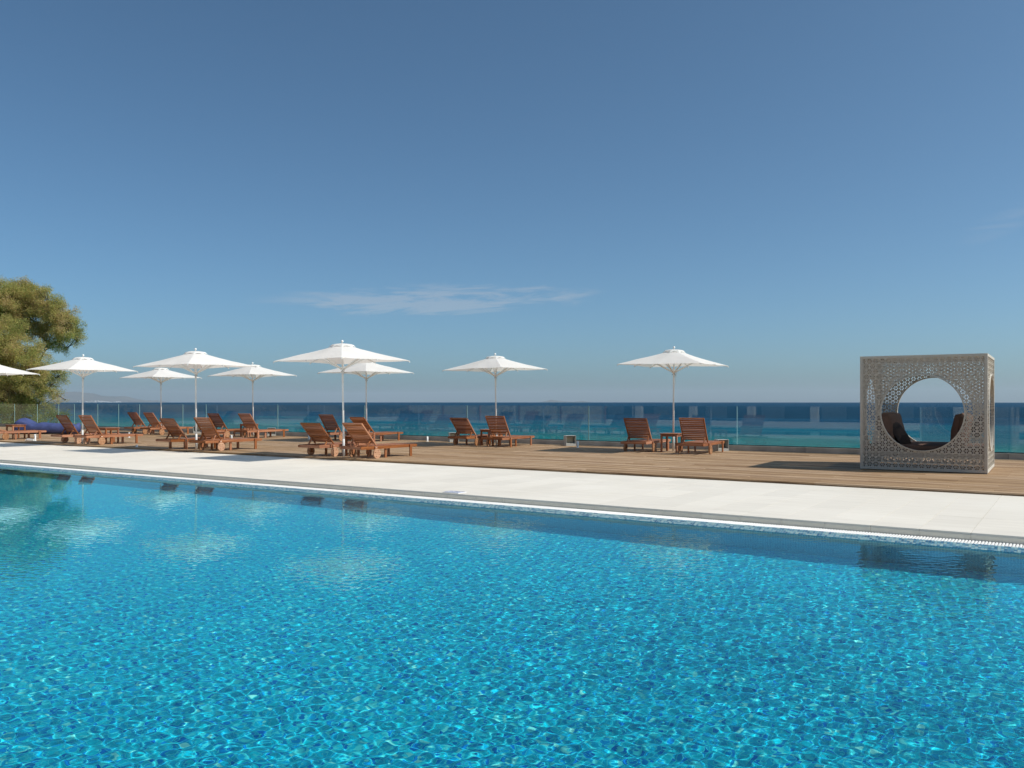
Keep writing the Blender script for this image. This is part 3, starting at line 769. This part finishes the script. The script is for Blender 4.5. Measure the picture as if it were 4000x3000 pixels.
# ================================================================== SIDE TABLES
def make_table():
    root = empty('side_table'); h = .46; w = .235
    for k in range(6):
        y0 = -w+k*(2*w/6); MB().box((-w, y0+.002, h-.018), (w, y0+2*w/6-.002, h), .002).build('top_slat', 'teak_x', root)
    for sx in (-1, 1):
        MB().bar((sx*(w-.04), -w+.04, h-.046), (sx*(w-.04), w-.04, h-.046), .018, .054).build('apron', 'teak_y', root)
        MB().bar((-w+.04, sx*(w-.04), h-.046), (w-.04, sx*(w-.04), h-.046), .018, .054).build('apron', 'teak_x', root)
        for sy in (-1, 1): MB().box((sx*(w-.042)-.021, sy*(w-.042)-.021, 0), (sx*(w-.042)+.021, sy*(w-.042)+.021, h-.019), .003).build('leg', 'teak_z', root)
    return root
tab0 = make_table()
TB = [(-8.43, 19.86, 3, 'wooden side table between the two rightmost loungers'), (-13.93, 19.88, 2, 'wooden side table behind the upright lounger at the second parasol from the right'),
      (-13.83, 14.42, 0, 'wooden side table between the two nearest loungers'), (-19.10, 14.45, 0, 'wooden side table beside the lounger with a blue cord'),
      (-24.38, 14.70, 0, 'wooden side table behind the pair near the blue covered bag'), (-30.05, 14.80, 1, 'wooden side table at the left edge of the photo'),
      (-29.52, 19.95, 0, 'wooden side table under the smallest parasol'), (-24.40, 19.95, -2, 'wooden side table at the fence under the parasol right of the blue cord'), (-19.15, 20.0, 0, 'wooden side table at the fence behind the nearest loungers')]
for i, (x, y, a, lab) in enumerate(TB):
    o = tab0 if i == 0 else copy_tree(tab0)
    o.location = (x, y, Z_DECK); o.rotation_euler = (0, 0, R_(a)); tag(o, lab, 'side table', 'wooden side tables on the deck')

# ================================================================== PARASOL SOCKETS AND FENCE LAMPS
def socket(loc, h, label, plate=False, ring=False):
    root = empty('parasol_socket', loc); tag(root, label, 'parasol socket', 'empty white parasol sockets')
    n = 14; vs = []
    for r, z in ((.029, 0), (.029, h), (.024, h), (.024, .02)):
        for k in range(n): a = 2*math.pi*k/n; vs.append((r*math.cos(a), r*math.sin(a), z))
    MB().add(vs, [(i*n+k, i*n+(k+1) % n, (i+1)*n+(k+1) % n, (i+1)*n+k) for i in range(3) for k in range(n)]).build('tube', 'white_paint', root, True)
    MB().lathe([(.048, 0), (.048, .006), (.03, .008)], 14).build('flange', 'white_paint', root)
    if plate: MB().bar((0, -.03, .03), (-.16, -.16, .05), .10, .05).bar((-.16, -.16, .05), (-.20, -.19, .02), .09, .03).build('fallen_bracket', 'white_paint', root)
    if ring: MB().tube([(.075+.028*math.cos(k*.524), 0, h-.01+.035*math.sin(k*.524)) for k in range(13)], .003, 5).build('pin_ring', 'bolt_metal', root)
socket((-27.61, 14.19, Z_DECK), .21, 'empty white parasol socket with a fallen bracket at its foot', True, True)
socket((-27.42, 17.29, Z_DECK), .17, 'empty white parasol socket behind the foot of the lounger near the blue bag')
socket((-21.57, 13.83, Z_DECK), .06, 'very short white parasol socket stub at the edge of the deck')
socket((-23.63, 18.60, Z_DECK), .12, 'empty white parasol socket with a pin ring behind the blue cord lounger', False, True)
socket((-21.18, 19.76, Z_DECK), .16, 'empty white parasol socket left of the dark lounger at the fence')
socket((-16.96, 20.75, Z_DECK), .16, 'empty white parasol socket at the fence left of the low reclined lounger')
socket((-11.29, 20.20, Z_DECK), .18, 'empty white parasol socket beside the fence lamp that stands alone')

def fence_lamp(loc, rz, label):
    root = empty('fence_lamp', loc, rz); tag(root, label, 'floor lamp', 'white box lamps along the fence kerb')
    w, d, h, t = .145, .12, .29, .008
    MB().box((-w, -d, 0), (-w+t, d, h)).box((w-t, -d, 0), (w, d, h)).box((-w+t, -d, h-t), (w-t, d, h)).box((-w+t, d-t, 0), (w-t, d, h-t)).box((-w+t, -d, 0), (w-t, -d+t, .065)).build('housing', 'lamp_body', root)
    MB().add([(-w+t, -d+t, .0645), (w-t, -d+t, .0645), (w-t, d-.055, .085), (-w+t, d-.055, .085)], [(0, 1, 2, 3)]).build('sill', 'lamp_body', root)
    MB().box((-w+.03, d-.05, .085), (w-.03, d-.03, h-.035)).build('reflector_panel', 'lamp_panel', root)
    MB().box((-.006, -d+.05, .072), (.006, -d+.056, .09)).build('latch', 'near_black', root)
for x, y, lab in ((-28.69, 20.98, 'white box lamp at the fence behind the second nearest parasol pole'), (-24.42+1.75*0, 20.98, 'white box lamp at the fence behind the lounger right of the blue cord'),
                  (-16.10, 20.98, 'white box lamp at the fence left of the low reclined lounger'), (-11.98, 20.98, 'white box lamp standing alone at the glass fence'), (-7.55, 20.95, 'white box lamp behind the rightmost lounger')):
    fence_lamp((x, y, Z_DECK), R_(47), lab)

# ================================================================== BLUE COVERED BAG
def blue_bag():
    yaw = R_(33.6+4); vs = []; NX, NA = 44, 28
    for i in range(NX+1):
        t = i/NX; x = -1.22+2.42*t
        hgt = .44+.05*math.sin(t*5.2+.6)-.075*math.exp(-((t-.33)/.07)**2)+.11*math.exp(-((t-.12)/.10)**2)
        dep = .36+.03*math.sin(t*4)
        end = min(1, math.sqrt(max(0, 1-((max(0, .09-t))/.09)**2)))*min(1, math.sqrt(max(0.0, 1-(max(0, t-.93)/.07)**2)))
        end = max(end, .10)
        for k in range(NA):
            a = 2*math.pi*k/NA; ca, sa = math.cos(a), math.sin(a)
            e = 0.62
            yy = dep*math.copysign(abs(ca)**e, ca)*end; zz = hgt/2+hgt/2*math.copysign(abs(sa)**(0.75), sa)*end
            fold = .012*math.sin(t*46+3*ca)*math.exp(-((t-.94)/.06)**2)*4+.028*math.sin(a*5+t*9)*math.exp(-((t-.10)/.12)**2)
            nz = .010*mnoise.noise((x*3, ca*1.6, sa*1.6))
            yy += ca*(fold+nz); zz += sa*(fold+nz) if sa > -.5 else 0
            vs.append((x, yy, max(zz, 0.0)))
    fs = [(i*NA+k, i*NA+(k+1) % NA, (i+1)*NA+(k+1) % NA, (i+1)*NA+k) for i in range(NX) for k in range(NA)]
    fs += [tuple(reversed(range(NA))), tuple(NX*NA+k for k in range(NA))]
    root = empty('covered_beanbag', (-33.2, 17.55, Z_DECK), yaw); tag(root, 'dark blue fabric covered bag lying on the deck by the fence', 'bean bag')
    MB().add(vs, fs).build('cover', 'blue_cover', root, True)
    MB().lathe([(.015, 0), (.05, .03), (.075, .08), (.055, .15), (.03, .19)], 9, (-1.22, -.02, .17)).build('knotted_end', 'blue_cover', root, True)
    fl = []
    for i in range(14):
        t = i/13; fl += [(-1.1+.72*t, -.30+.02*math.sin(i), .37-.10*t+.02*math.sin(i*1.7)), (-1.12+.74*t, -.02, .505-.13*t+.012*math.sin(i*2.1)), (-1.1+.72*t, .26, .40-.06*t)]
    MB().add(fl, [(i*3+j, i*3+j+1, (i+1)*3+j+1, (i+1)*3+j) for i in range(13) for j in range(2)]).build('folded_flap', 'blue_cover', root, True)
blue_bag()

# ================================================================== WOVEN DAYBED
def lattice(w, h, hole_r, frame=.035, th=.018, a=0.109):
    """kagome weave in the x/z plane, centred, with a round opening; returns MB"""
    mb = MB(); hw, hh = w/2, h/2; r2 = hole_r
    def inside(x, z, m=0.0): return abs(x) < hw-.01 and abs(z) < hh-.01 and (r2 <= 0 or math.hypot(x, z) > r2+m)
    def seg(p, q, wd, t, off=0.0):
        # clip to rectangle
        (x0, z0), (x1, z1) = p, q; t0, t1 = 0.0, 1.0; dx, dz = x1-x0, z1-z0
        for d_, lo, hi, s_ in ((dx, -hw, hw, x0), (dz, -hh, hh, z0)):
            if abs(d_) < 1e-9:
                if s_ < lo or s_ > hi: return
            else:
                ta, tb = (lo-s_)/d_, (hi-s_)/d_
                if ta > tb: ta, tb = tb, ta
                t0, t1 = max(t0, ta), min(t1, tb)
        if t1-t0 < 1e-4: return
        parts = [(t0, t1)]
        if r2 > 0:
            A = dx*dx+dz*dz; B = 2*(x0*dx+z0*dz); C_ = x0*x0+z0*z0-r2*r2; D_ = B*B-4*A*C_
            if D_ > 0:
                ra, rb = (-B-math.sqrt(D_))/(2*A), (-B+math.sqrt(D_))/(2*A); parts = [(t0, min(t1, ra)), (max(t0, rb), t1)]
        for u0, u1 in parts:
            if (u1-u0)*math.hypot(dx, dz) > .006:
                mb.bar((x0+dx*u0, off, z0+dz*u0), (x0+dx*u1, off, z0+dz*u1), t, wd, (0, 1, 0)) if False else mb.bar((x0+dx*u0, off, z0+dz*u0), (x0+dx*u1, off, z0+dz*u1), wd, t, (0, 1, 0))
    L = w+h; rowh = a*math.sqrt(3)/2
    nr = int(hh/rowh)+2
    # three families of long strands through the hexagon edges
    for k in range(-nr, nr+1): seg((-hw, (k+.5)*rowh), (hw, (k+.5)*rowh), .0114, th, .0)
    nd = int((hw+hh*.6)/(a))+3
    for sgn, off in ((1, .0012), (-1, -.0012)):
        for k in range(-2*nd, 2*nd+1):
            xc = (k+.5)*a; dx = L*.5; dz = sgn*L*.5*math.sqrt(3)
            seg((xc-dx, -dz), (xc+dx, dz), .0114, th, off)
    # spokes of every hexagon and the woven triangles between
    for j in range(-nr, nr+1):
        for i in range(-int(hw/a)-2, int(hw/a)+3):
            cx = i*a+(a/2 if j % 2 else 0); cz = j*rowh
            if not (abs(cx) < hw+a and abs(cz) < hh+a): continue
            R1 = rowh/2
            for ang in (90, 30, -30):
                ca, sa = math.cos(R_(ang)), math.sin(R_(ang)); seg((cx-ca*R1, cz-sa*R1), (cx+ca*R1, cz+sa*R1), .0112, th*.8, .0004)
            for sg in (1, -1):
                # triangle touching this hexagon's upper / lower right vertex
                tz = cz+sg*rowh/2; tx = cx+a/2
                tri = [(tx-a/4, tz), (tx+a/4, tz), (tx, tz+sg*a*math.sqrt(3)/4)] if False else [(cx-a/4, tz), (cx+a/4, tz), (cx, tz+sg*a*math.sqrt(3)/4)]
                gx = sum(p[0] for p in tri)/3; gz = sum(p[1] for p in tri)/3
                if inside(gx, gz, .02):
                    y0 = th*.36
                    mb.add([(p[0], -y0, p[1]) for p in tri]+[(p[0], y0, p[1]) for p in tri], [(0, 1, 2), (5, 4, 3), (0, 3, 4, 1), (1, 4, 5, 2), (2, 5, 3, 0)])
    return mb
def rim(r, n=72, prof=.022, dpt=.03):
    mb = MB(); vs = []; fs = []
    for k in range(n):
        a = 2*math.pi*k/n; ca, sa = math.cos(a), math.sin(a)
        for rr_, y in ((r, -dpt), (r+prof, -dpt*.85), (r+prof, dpt*.85), (r, dpt)): vs.append((rr_*ca, y, rr_*sa))
    for k in range(n):
        for j in range(4): fs.append((k*4+j, k*4+(j+1) % 4, ((k+1) % n)*4+(j+1) % 4, ((k+1) % n)*4+j))
    return mb.add(vs, fs)
def daybed():
    W_, D_, H_ = 2.07, 2.00, 2.075; z0 = Z_DECK+.012; CR = .675
    root = empty('woven_daybed', (-2.365, 17.76, z0), R_(1.2)); tag(root, 'grey woven cube daybed with round openings and brown cushions', 'daybed')
    zc = H_/2
    face = lattice(W_-.05, H_-.05, CR).mesh('lattice_panel', 'wicker'); side = lattice(D_-.05, H_-.05, CR).mesh('lattice_panel', 'wicker')
    roof = lattice(W_-.05, D_-.05, 0).mesh('roof_panel', 'wicker'); rimm = rim(CR).mesh('opening_rim', 'wicker')
    for sy in (-1, 1):
        p = obj('lattice_panel', face, root, (0, sy*(D_/2-.02), zc)); obj('opening_rim', rimm, p)
        p = obj('lattice_panel', side, root, (sy*(W_/2-.02), 0, zc), (0, 0, math.pi/2)); obj('opening_rim', rimm, p)
    obj('roof_panel', roof, root, (0, 0, H_-.02), (math.pi/2, 0, 0))
    e = .024
    for sx in (-1, 1):
        for sy in (-1, 1): MB().box((sx*(W_/2-e)-e, sy*(D_/2-e)-e, .0), (sx*(W_/2-e)+e, sy*(D_/2-e)+e, H_), .004).build('corner_post', 'wicker', root)
    for z in (e, H_-e):
        for s_ in (-1, 1):
            MB().box((-W_/2+2*e, s_*(D_/2-e)-e+.001, z-e+.001), (W_/2-2*e, s_*(D_/2-e)+e-.001, z+e-.001)).build('edge_rail', 'wicker', root)
            MB().box((s_*(W_/2-e)-e+.001, -D_/2+2*e, z-e+.001), (s_*(W_/2-e)+e-.001, D_/2-2*e, z+e-.001)).build('edge_rail', 'wicker', root)
    for s_ in (-.34, .34): MB().bar((s_*W_, -D_/2+.06, H_-.05), (s_*W_, D_/2-.06, H_-.05), .03, .03).build('roof_bar', 'wicker', root)
    # seat platform
    MB().box((-W_/2+.055, -D_/2+.055, .285), (W_/2-.055, D_/2-.055, .32)).build('seat_platform', 'wicker', root)
    for sx in (-1, 1): MB().box((sx*.5-.02, -D_/2+.06, .24), (sx*.5+.02, D_/2-.06, .284)).build('platform_bearer', 'wicker', root)
    return root
daybed()
def pillow(name, w, h, t, mat, loc, rot, label, cat, grp, n=10, pinch=.5):
    vs = []
    for side in (1, -1):
        for j in range(n+1):
            for i in range(n+1):
                u_, v_ = i/n*2-1, j/n*2-1
                b = (max(0, 1-abs(u_)**3.2)*max(0, 1-abs(v_)**3.2))**pinch
                rc = 1-.05*(abs(u_)**4*abs(v_)**4)
                nz = .012*mnoise.noise((u_*2.2+loc[0], v_*2.2+loc[1], side*1.7))
                vs.append((u_*w/2*rc, side*(t/2*b+(nz if b > .05 else 0)), v_*h/2*rc))
    m = (n+1)**2; fs = []
    for j in range(n):
        for i in range(n):
            a = j*(n+1)+i; fs.append((a, a+1, a+n+2, a+n+1)); fs.append((m+a, m+a+n+1, m+a+n+2, m+a+1))
    root = empty(name, loc); root.rotation_euler = rot; tag(root, label, cat, grp)
    o = MB().add(vs, fs).build('cover', mat, root, True)
    pts = []
    for k in range(40):
        s_ = k/40*4; side_ = int(s_); t_ = s_-side_
        u_, v_ = [(-1+2*t_, -1), (1, -1+2*t_), (1-2*t_, 1), (-1, 1-2*t_)][side_]; rc = 1-.05*(abs(u_)**4*abs(v_)**4); pts.append((u_*w/2*rc, 0, v_*h/2*rc))
    pts.append(pts[0]); MB().tube(pts, .006, 5, False).build('piping', mat, root)
    return root
MZ = Z_DECK+.012+.325
mr = empty('daybed_mattress', (-2.365, 17.76, MZ), R_(1.2)); tag(mr, 'brown mattress lying inside the woven daybed', 'mattress')
mm = MB(); n = 12; vs = []
W2, D2, T2 = .955, .915, .125
prof = [(0, 0), (.0, .012), (.0, T2-.03), (-.012, T2-.008), (-.04, T2)]
ring = []
for k in range(48):
    a = 2*math.pi*k/48; ca, sa = math.cos(a), math.sin(a); ring.append((math.copysign(abs(ca)**.12, ca), math.copysign(abs(sa)**.12, sa)))
for o_, z in prof:
    for (cx, cy_) in ring: vs.append((cx*(W2+o_), cy_*(D2+o_), z))
fs = [(i*48+k, i*48+(k+1) % 48, (i+1)*48+(k+1) % 48, (i+1)*48+k) for i in range(4) for k in range(48)]+[tuple(range(4*48, 5*48))]
MB().add(vs, fs).build('cover', 'cushion_brown', mr, True)
CB = 'brown cushions in the daybed'
CZ = MZ+T2
pillow('back_cushion', 1.72, .60, .26, 'cushion_brown', (-3.00, 17.76, CZ+.285), (R_(-13), 0, R_(91)), 'big brown back cushion against the left side of the daybed', 'cushion', CB, 14, .22)
pillow('back_cushion', 1.72, .60, .26, 'cushion_brown', (-1.80, 17.76, CZ+.285), (R_(9), 0, R_(91)), 'big dark back cushion against the right side of the daybed', 'cushion', CB, 14, .22)
p1 = pillow('throw_pillow', .48, .48, .15, 'cushion_dark', (-3.00, 17.22, CZ+.225), (R_(-24), 0, R_(70)), 'dark pillow with a white tag leaning in the left daybed corner', 'pillow', CB)
MB().box((-.012, -.004, .0), (.012, .004, .04)).build('tag', 'cushion_tag', p1).location = (.05, -.06, .20)
pillow('throw_pillow', .48, .48, .14, 'cushion_dark', (-2.80, 17.28, CZ+.20), (R_(-34), 0, R_(76)), 'dark pillow slumped in front of the tagged pillow in the daybed', 'pillow', CB)
pillow('throw_pillow', .46, .44, .15, 'cushion_dark', (-1.56, 18.25, CZ+.33), (R_(20), R_(8), R_(84)), 'dark pillow in the right rear corner of the daybed', 'pillow', CB)

# pool depth plate on the coping
pl = empty('depth_plate', (-7.40, 9.66, 0.002), 0); tag(pl, 'small white and blue marker plate lying at the pool edge', 'plate')
MB().box((-.14, -.10, 0), (.14, .10, .008), .002).build('plate', 'plate_white', pl)
MB().box((-.125, -.085, .0082), (-.112, .085, .0092)).box((.112, -.085, .0082), (.125, .085, .0092)).box((-.112, -.085, .0082), (.112, -.072, .0092)).box((-.112, .072, .0082), (.112, .085, .0092)).build('blue_border', 'plate_blue', pl)
MB().box((-.07, -.035, .0082), (-.05, .04, .0092)).box((-.02, -.035, .0082), (.03, -.018, .0092)).box((-.02, .02, .0082), (.03, .04, .0092)).box((.05, -.03, .0082), (.075, .04, .0092)).build('blue_print', 'plate_blue', pl)

# ================================================================== TREES
def strand_leaves(clumps, per, lw, ll, seed, droop=.5):
    """feathery foliage: thin leaf strips spread on sprays through the volume of each clump"""
    rg = np.random.default_rng(seed); V = []; 
    for (cx, cy_, cz, rx, ry, rz) in clumps:
        m = int(per*(rx*ry*rz)**(2/3)/.45)
        d = rg.normal(size=(m, 3)); d /= np.linalg.norm(d, axis=1)[:, None]
        rad = rg.random(m)**.42
        base = np.array((cx, cy_, cz))+d*rad[:, None]*np.array((rx, ry, rz))
        dirv = d*np.array((1, 1, .6))+rg.normal(size=(m, 3))*.45+np.array((0, 0, -droop*.4)); dirv /= np.linalg.norm(dirv, axis=1)[:, None]
        for s_ in range(4):       # four leaf strips along each spray
            L = ll*(.6+.8*rg.random(m)); off = rg.normal(size=(m, 3))*ll*.75
            dd = dirv+rg.normal(size=(m, 3))*.38; dd /= np.linalg.norm(dd, axis=1)[:, None]
            sd = np.cross(dd, rg.normal(size=(m, 3))); sd /= np.linalg.norm(sd, axis=1)[:, None]; w = (lw*(.6+.8*rg.random(m)))[:, None]
            a = base+off; tip = a+dd*L[:, None]+np.array((0, 0, -1.0))*(droop*L*.45)[:, None]; mid = a+dd*(L*.5)[:, None]
            V.append(np.stack([a-sd*w*.35, mid-sd*w, tip, mid+sd*w], 1))
    V = np.concatenate(V).reshape(-1, 3); F = np.arange(len(V)).reshape(-1, 4); return V, F
YAW = R_(33.6); RT_ = Vector((math.cos(YAW), math.sin(YAW), 0)); FW_ = Vector((-math.sin(YAW), math.cos(YAW), 0))
def spot(px, py, d): p = RT_*((px-2000)/3333*d)+FW_*d; return (p.x, p.y, CAMZ-(py-1567)/3333*d)
def tree(name, label, base, lobes, leafmat, per, seed, trunk_r, leafw=.0105, leafl=.095, droop=.2, sub=5):
    """base: trunk foot; lobes: (x, y, z, r) big crown masses, broken up into small clumps"""
    rg = random.Random(seed); clumps = []; br = MB()
    root = empty(name, base); tag(root, label, 'tree'); bx_, by_, bz_ = base
    bv = Vector(base); top = max(l[2] for l in lobes)
    zs = [l for l in lobes]
    cx = sum(l[0] for l in lobes)/len(lobes); cy_ = sum(l[1] for l in lobes)/len(lobes)
    fork = Vector((bx_+(cx-bx_)*.25, by_+(cy_-by_)*.25, bz_+(top-bz_)*.44))
    br.tube([(0, 0, -.3), tuple((fork-bv)*.5+Vector((.12, -.08, 0))), tuple(fork-bv)], [trunk_r*1.25, trunk_r*.95, trunk_r*.8], 9)
    for (x, y, z, r) in lobes:
        tgt = Vector((x, y, z))-bv; f0 = fork-bv; td = (tgt-f0).length
        near = [Vector(l_[:3])-bv for l_ in lobes if (Vector(l_[:3])-bv-f0).length < td*.93]
        if near: f0 = min(near, key=lambda p_: (p_-tgt).length+.35*(p_-f0).length)
        jl = min(.4, (tgt-f0).length*.13); bs = .4 if near else 1.0; mid = f0.lerp(tgt, .5)+Vector((rg.uniform(-jl, jl), rg.uniform(-jl, jl), rg.uniform(0, jl)))
        br.tube([tuple(f0), tuple(f0.lerp(mid, .5)+Vector((rg.uniform(-jl, jl)*.4, rg.uniform(-jl, jl)*.4, jl*.2))), tuple(mid), tuple(mid.lerp(tgt, .6)), tuple(tgt)], [trunk_r*.42*bs, trunk_r*.33*bs, trunk_r*.25*bs, trunk_r*.15*bs, trunk_r*.07*bs], 6)
        nsub = max(4, int(sub*r*r*2.2))
        for k in range(nsub):
            d = Vector((rg.gauss(0, 1), rg.gauss(0, 1), rg.gauss(0, .85))).normalized()*r*rg.uniform(.45, 1.0)
            c = tgt+d; rr_ = r*rg.uniform(.12, .29); clumps.append((c.x, c.y, c.z, rr_*1.15, rr_*1.15, rr_*rg.uniform(.7, 1.1)))
            br.tube([tuple(tgt.lerp(mid, .35*rg.random())), tuple(tgt+d*.5+Vector((rg.uniform(-.1, .1), rg.uniform(-.1, .1), .05))), tuple(c)], [trunk_r*.12, trunk_r*.075, trunk_r*.03], 4, False)
    br.build('trunk', 'bark', root, True)
    V, F = strand_leaves(clumps, per, leafw, leafl, seed, droop)
    obj('crown', fast_mesh('crown', V, F, leafmat), root)
    return root
def lob(px, py, d, rpx): x, y, z = spot(px, py, d); return (x, y, z, rpx/3333*d)
D1 = 47.5
tree('tamarisk_tree', 'tall tamarisk tree with brownish feathery crown beyond the fence', spot(40, 1850, D1)[:2]+(-3.0,),
     [lob(30, 1190, D1, 105), lob(110, 1165, D1+.5, 80), lob(185, 1180, D1, 70), lob(245, 1235, D1-.3, 62), lob(285, 1290, D1, 48), lob(215, 1290, D1+.8, 60), lob(140, 1260, D1+1, 62), lob(-90, 1210, D1, 110), lob(305, 1335, D1+.4, 26), lob(262, 1360, D1+.3, 30), lob(60, 1290, D1+1.5, 60), lob(235, 1335, D1+.2, 48), lob(190, 1345, D1+.6, 46), lob(160, 1310, D1+.4, 50), lob(265, 1285, D1-.5, 58), lob(225, 1255, D1+.9, 60), lob(295, 1322, D1-.2, 38), lob(205, 1215, D1-.4, 55)],
     'tamarisk_leaf', 760, 41, .20, sub=15)
D2 = 45.0
tree('tamarisk_tree', 'shorter greener tamarisk tree drooping over the glass fence at the left', spot(20, 1900, D2)[:2]+(-3.0,),
     [lob(20, 1330, D2, 95), lob(80, 1400, D2-.4, 80), lob(-60, 1400, D2, 110), lob(150, 1370, D2+.3, 52), lob(180, 1440, D2, 62), lob(225, 1470, D2+.4, 46), lob(110, 1490, D2-.3, 85), lob(190, 1520, D2+.2, 58), lob(30, 1510, D2-.2, 90), lob(-70, 1540, D2, 100), lob(60, 1600, D2-.3, 70), lob(150, 1590, D2, 60), lob(225, 1545, D2+.3, 22), lob(258, 1562, D2+.2, 16)],
     'tamarisk_leaf', 760, 57, .18, sub=15)
tree('shrub', 'light green shrub seen through the glass at the left end of the fence', spot(170, 1900, 44)[:2]+(-2.6,),
     [lob(40, 1610, 44, 60), lob(120, 1630, 44.2, 62), lob(190, 1625, 44.5, 52), lob(250, 1640, 44.2, 38), lob(160, 1680, 43.8, 50), lob(60, 1690, 43.8, 60), lob(240, 1690, 44, 30)], 'shrub_leaf', 700, 73, .07, .017, .12)
tree('shrub', 'small yellowish shrub seen through the glass right of the tamarisk', spot(300, 1900, 43.5)[:2]+(-2.6,),
     [lob(285, 1668, 43.5, 20), lob(302, 1690, 43.5, 22), lob(270, 1700, 43.2, 22)], 'shrub_leaf', 800, 79, .04, .015, .11)

# ================================================================== BEHIND THE CAMERA (seen mirrored in the glass)
hb = empty('hotel_building', (-14, -12.5, 0)); tag(hb, 'white hotel building behind the camera mirrored in the glass', 'building')
MB().box((-16, -6, 0), (20, -3, 6.5)).build('wall', 'hotel_white', hb)
MB().box((-17, -3.2, 3.0), (21, 1.0, 3.4)).build('canopy_slab', 'hotel_white', hb)
for i in range(10): MB().box((-16+i*4, .2, 0), (-15.55+i*4, .65, 3.0)).build('column', 'hotel_white', hb)
for i in range(8): 
    w_ = MB().box((-14.6+i*4, -2.99, 0.1), (-12.2+i*4, -2.95, 2.6)).build('glass_door', 'dark_glass', hb)
rf = empty('reed_fence', (-30, -1.6, 0)); tag(rf, 'beige reed screen on the near side mirrored in the glass', 'fence')
MB().box((-8, -.03, 0), (7, .03, 2.1)).build('reed_screen', 'reed', rf)
for i in range(6): MB().box((-8+i*3-.04, .031, 0), (-8+i*3+.04, .11, 2.2)).build('post', 'teak_z', rf)
rg = random.Random(99); cl = []
for i in range(190):
    x = rg.uniform(-92, -47.5); y = rg.uniform(-34, 16); z = terrain_h(x, y); r = rg.uniform(.5, 1.5)
    cl.append((x, y, z+r*.3, r, r, r*.75))
V, F = strand_leaves(cl, 40, .04, .18, 5, .2)
tag(obj('hillside_scrub', fast_mesh('hillside_scrub', V, F, 'scrub_leaf')), 'dry scrub bushes on the hillside mirrored in the glass', kind='stuff')

# ================================================================== HAZE
q = NM('haze_air')
pv_ = q.node('VolumePrincipled', {'Color': (.74, .87, 1.0), 'Density': 2.0e-5, 'Anisotropy': 0.1})
q.l.new(pv_.outputs[0], q.out.inputs['Volume'])
tag(MB().box((-56000, -56000, -330), (56000, 56000, 720)).build('haze', q.m), 'thin sea haze', kind='stuff')
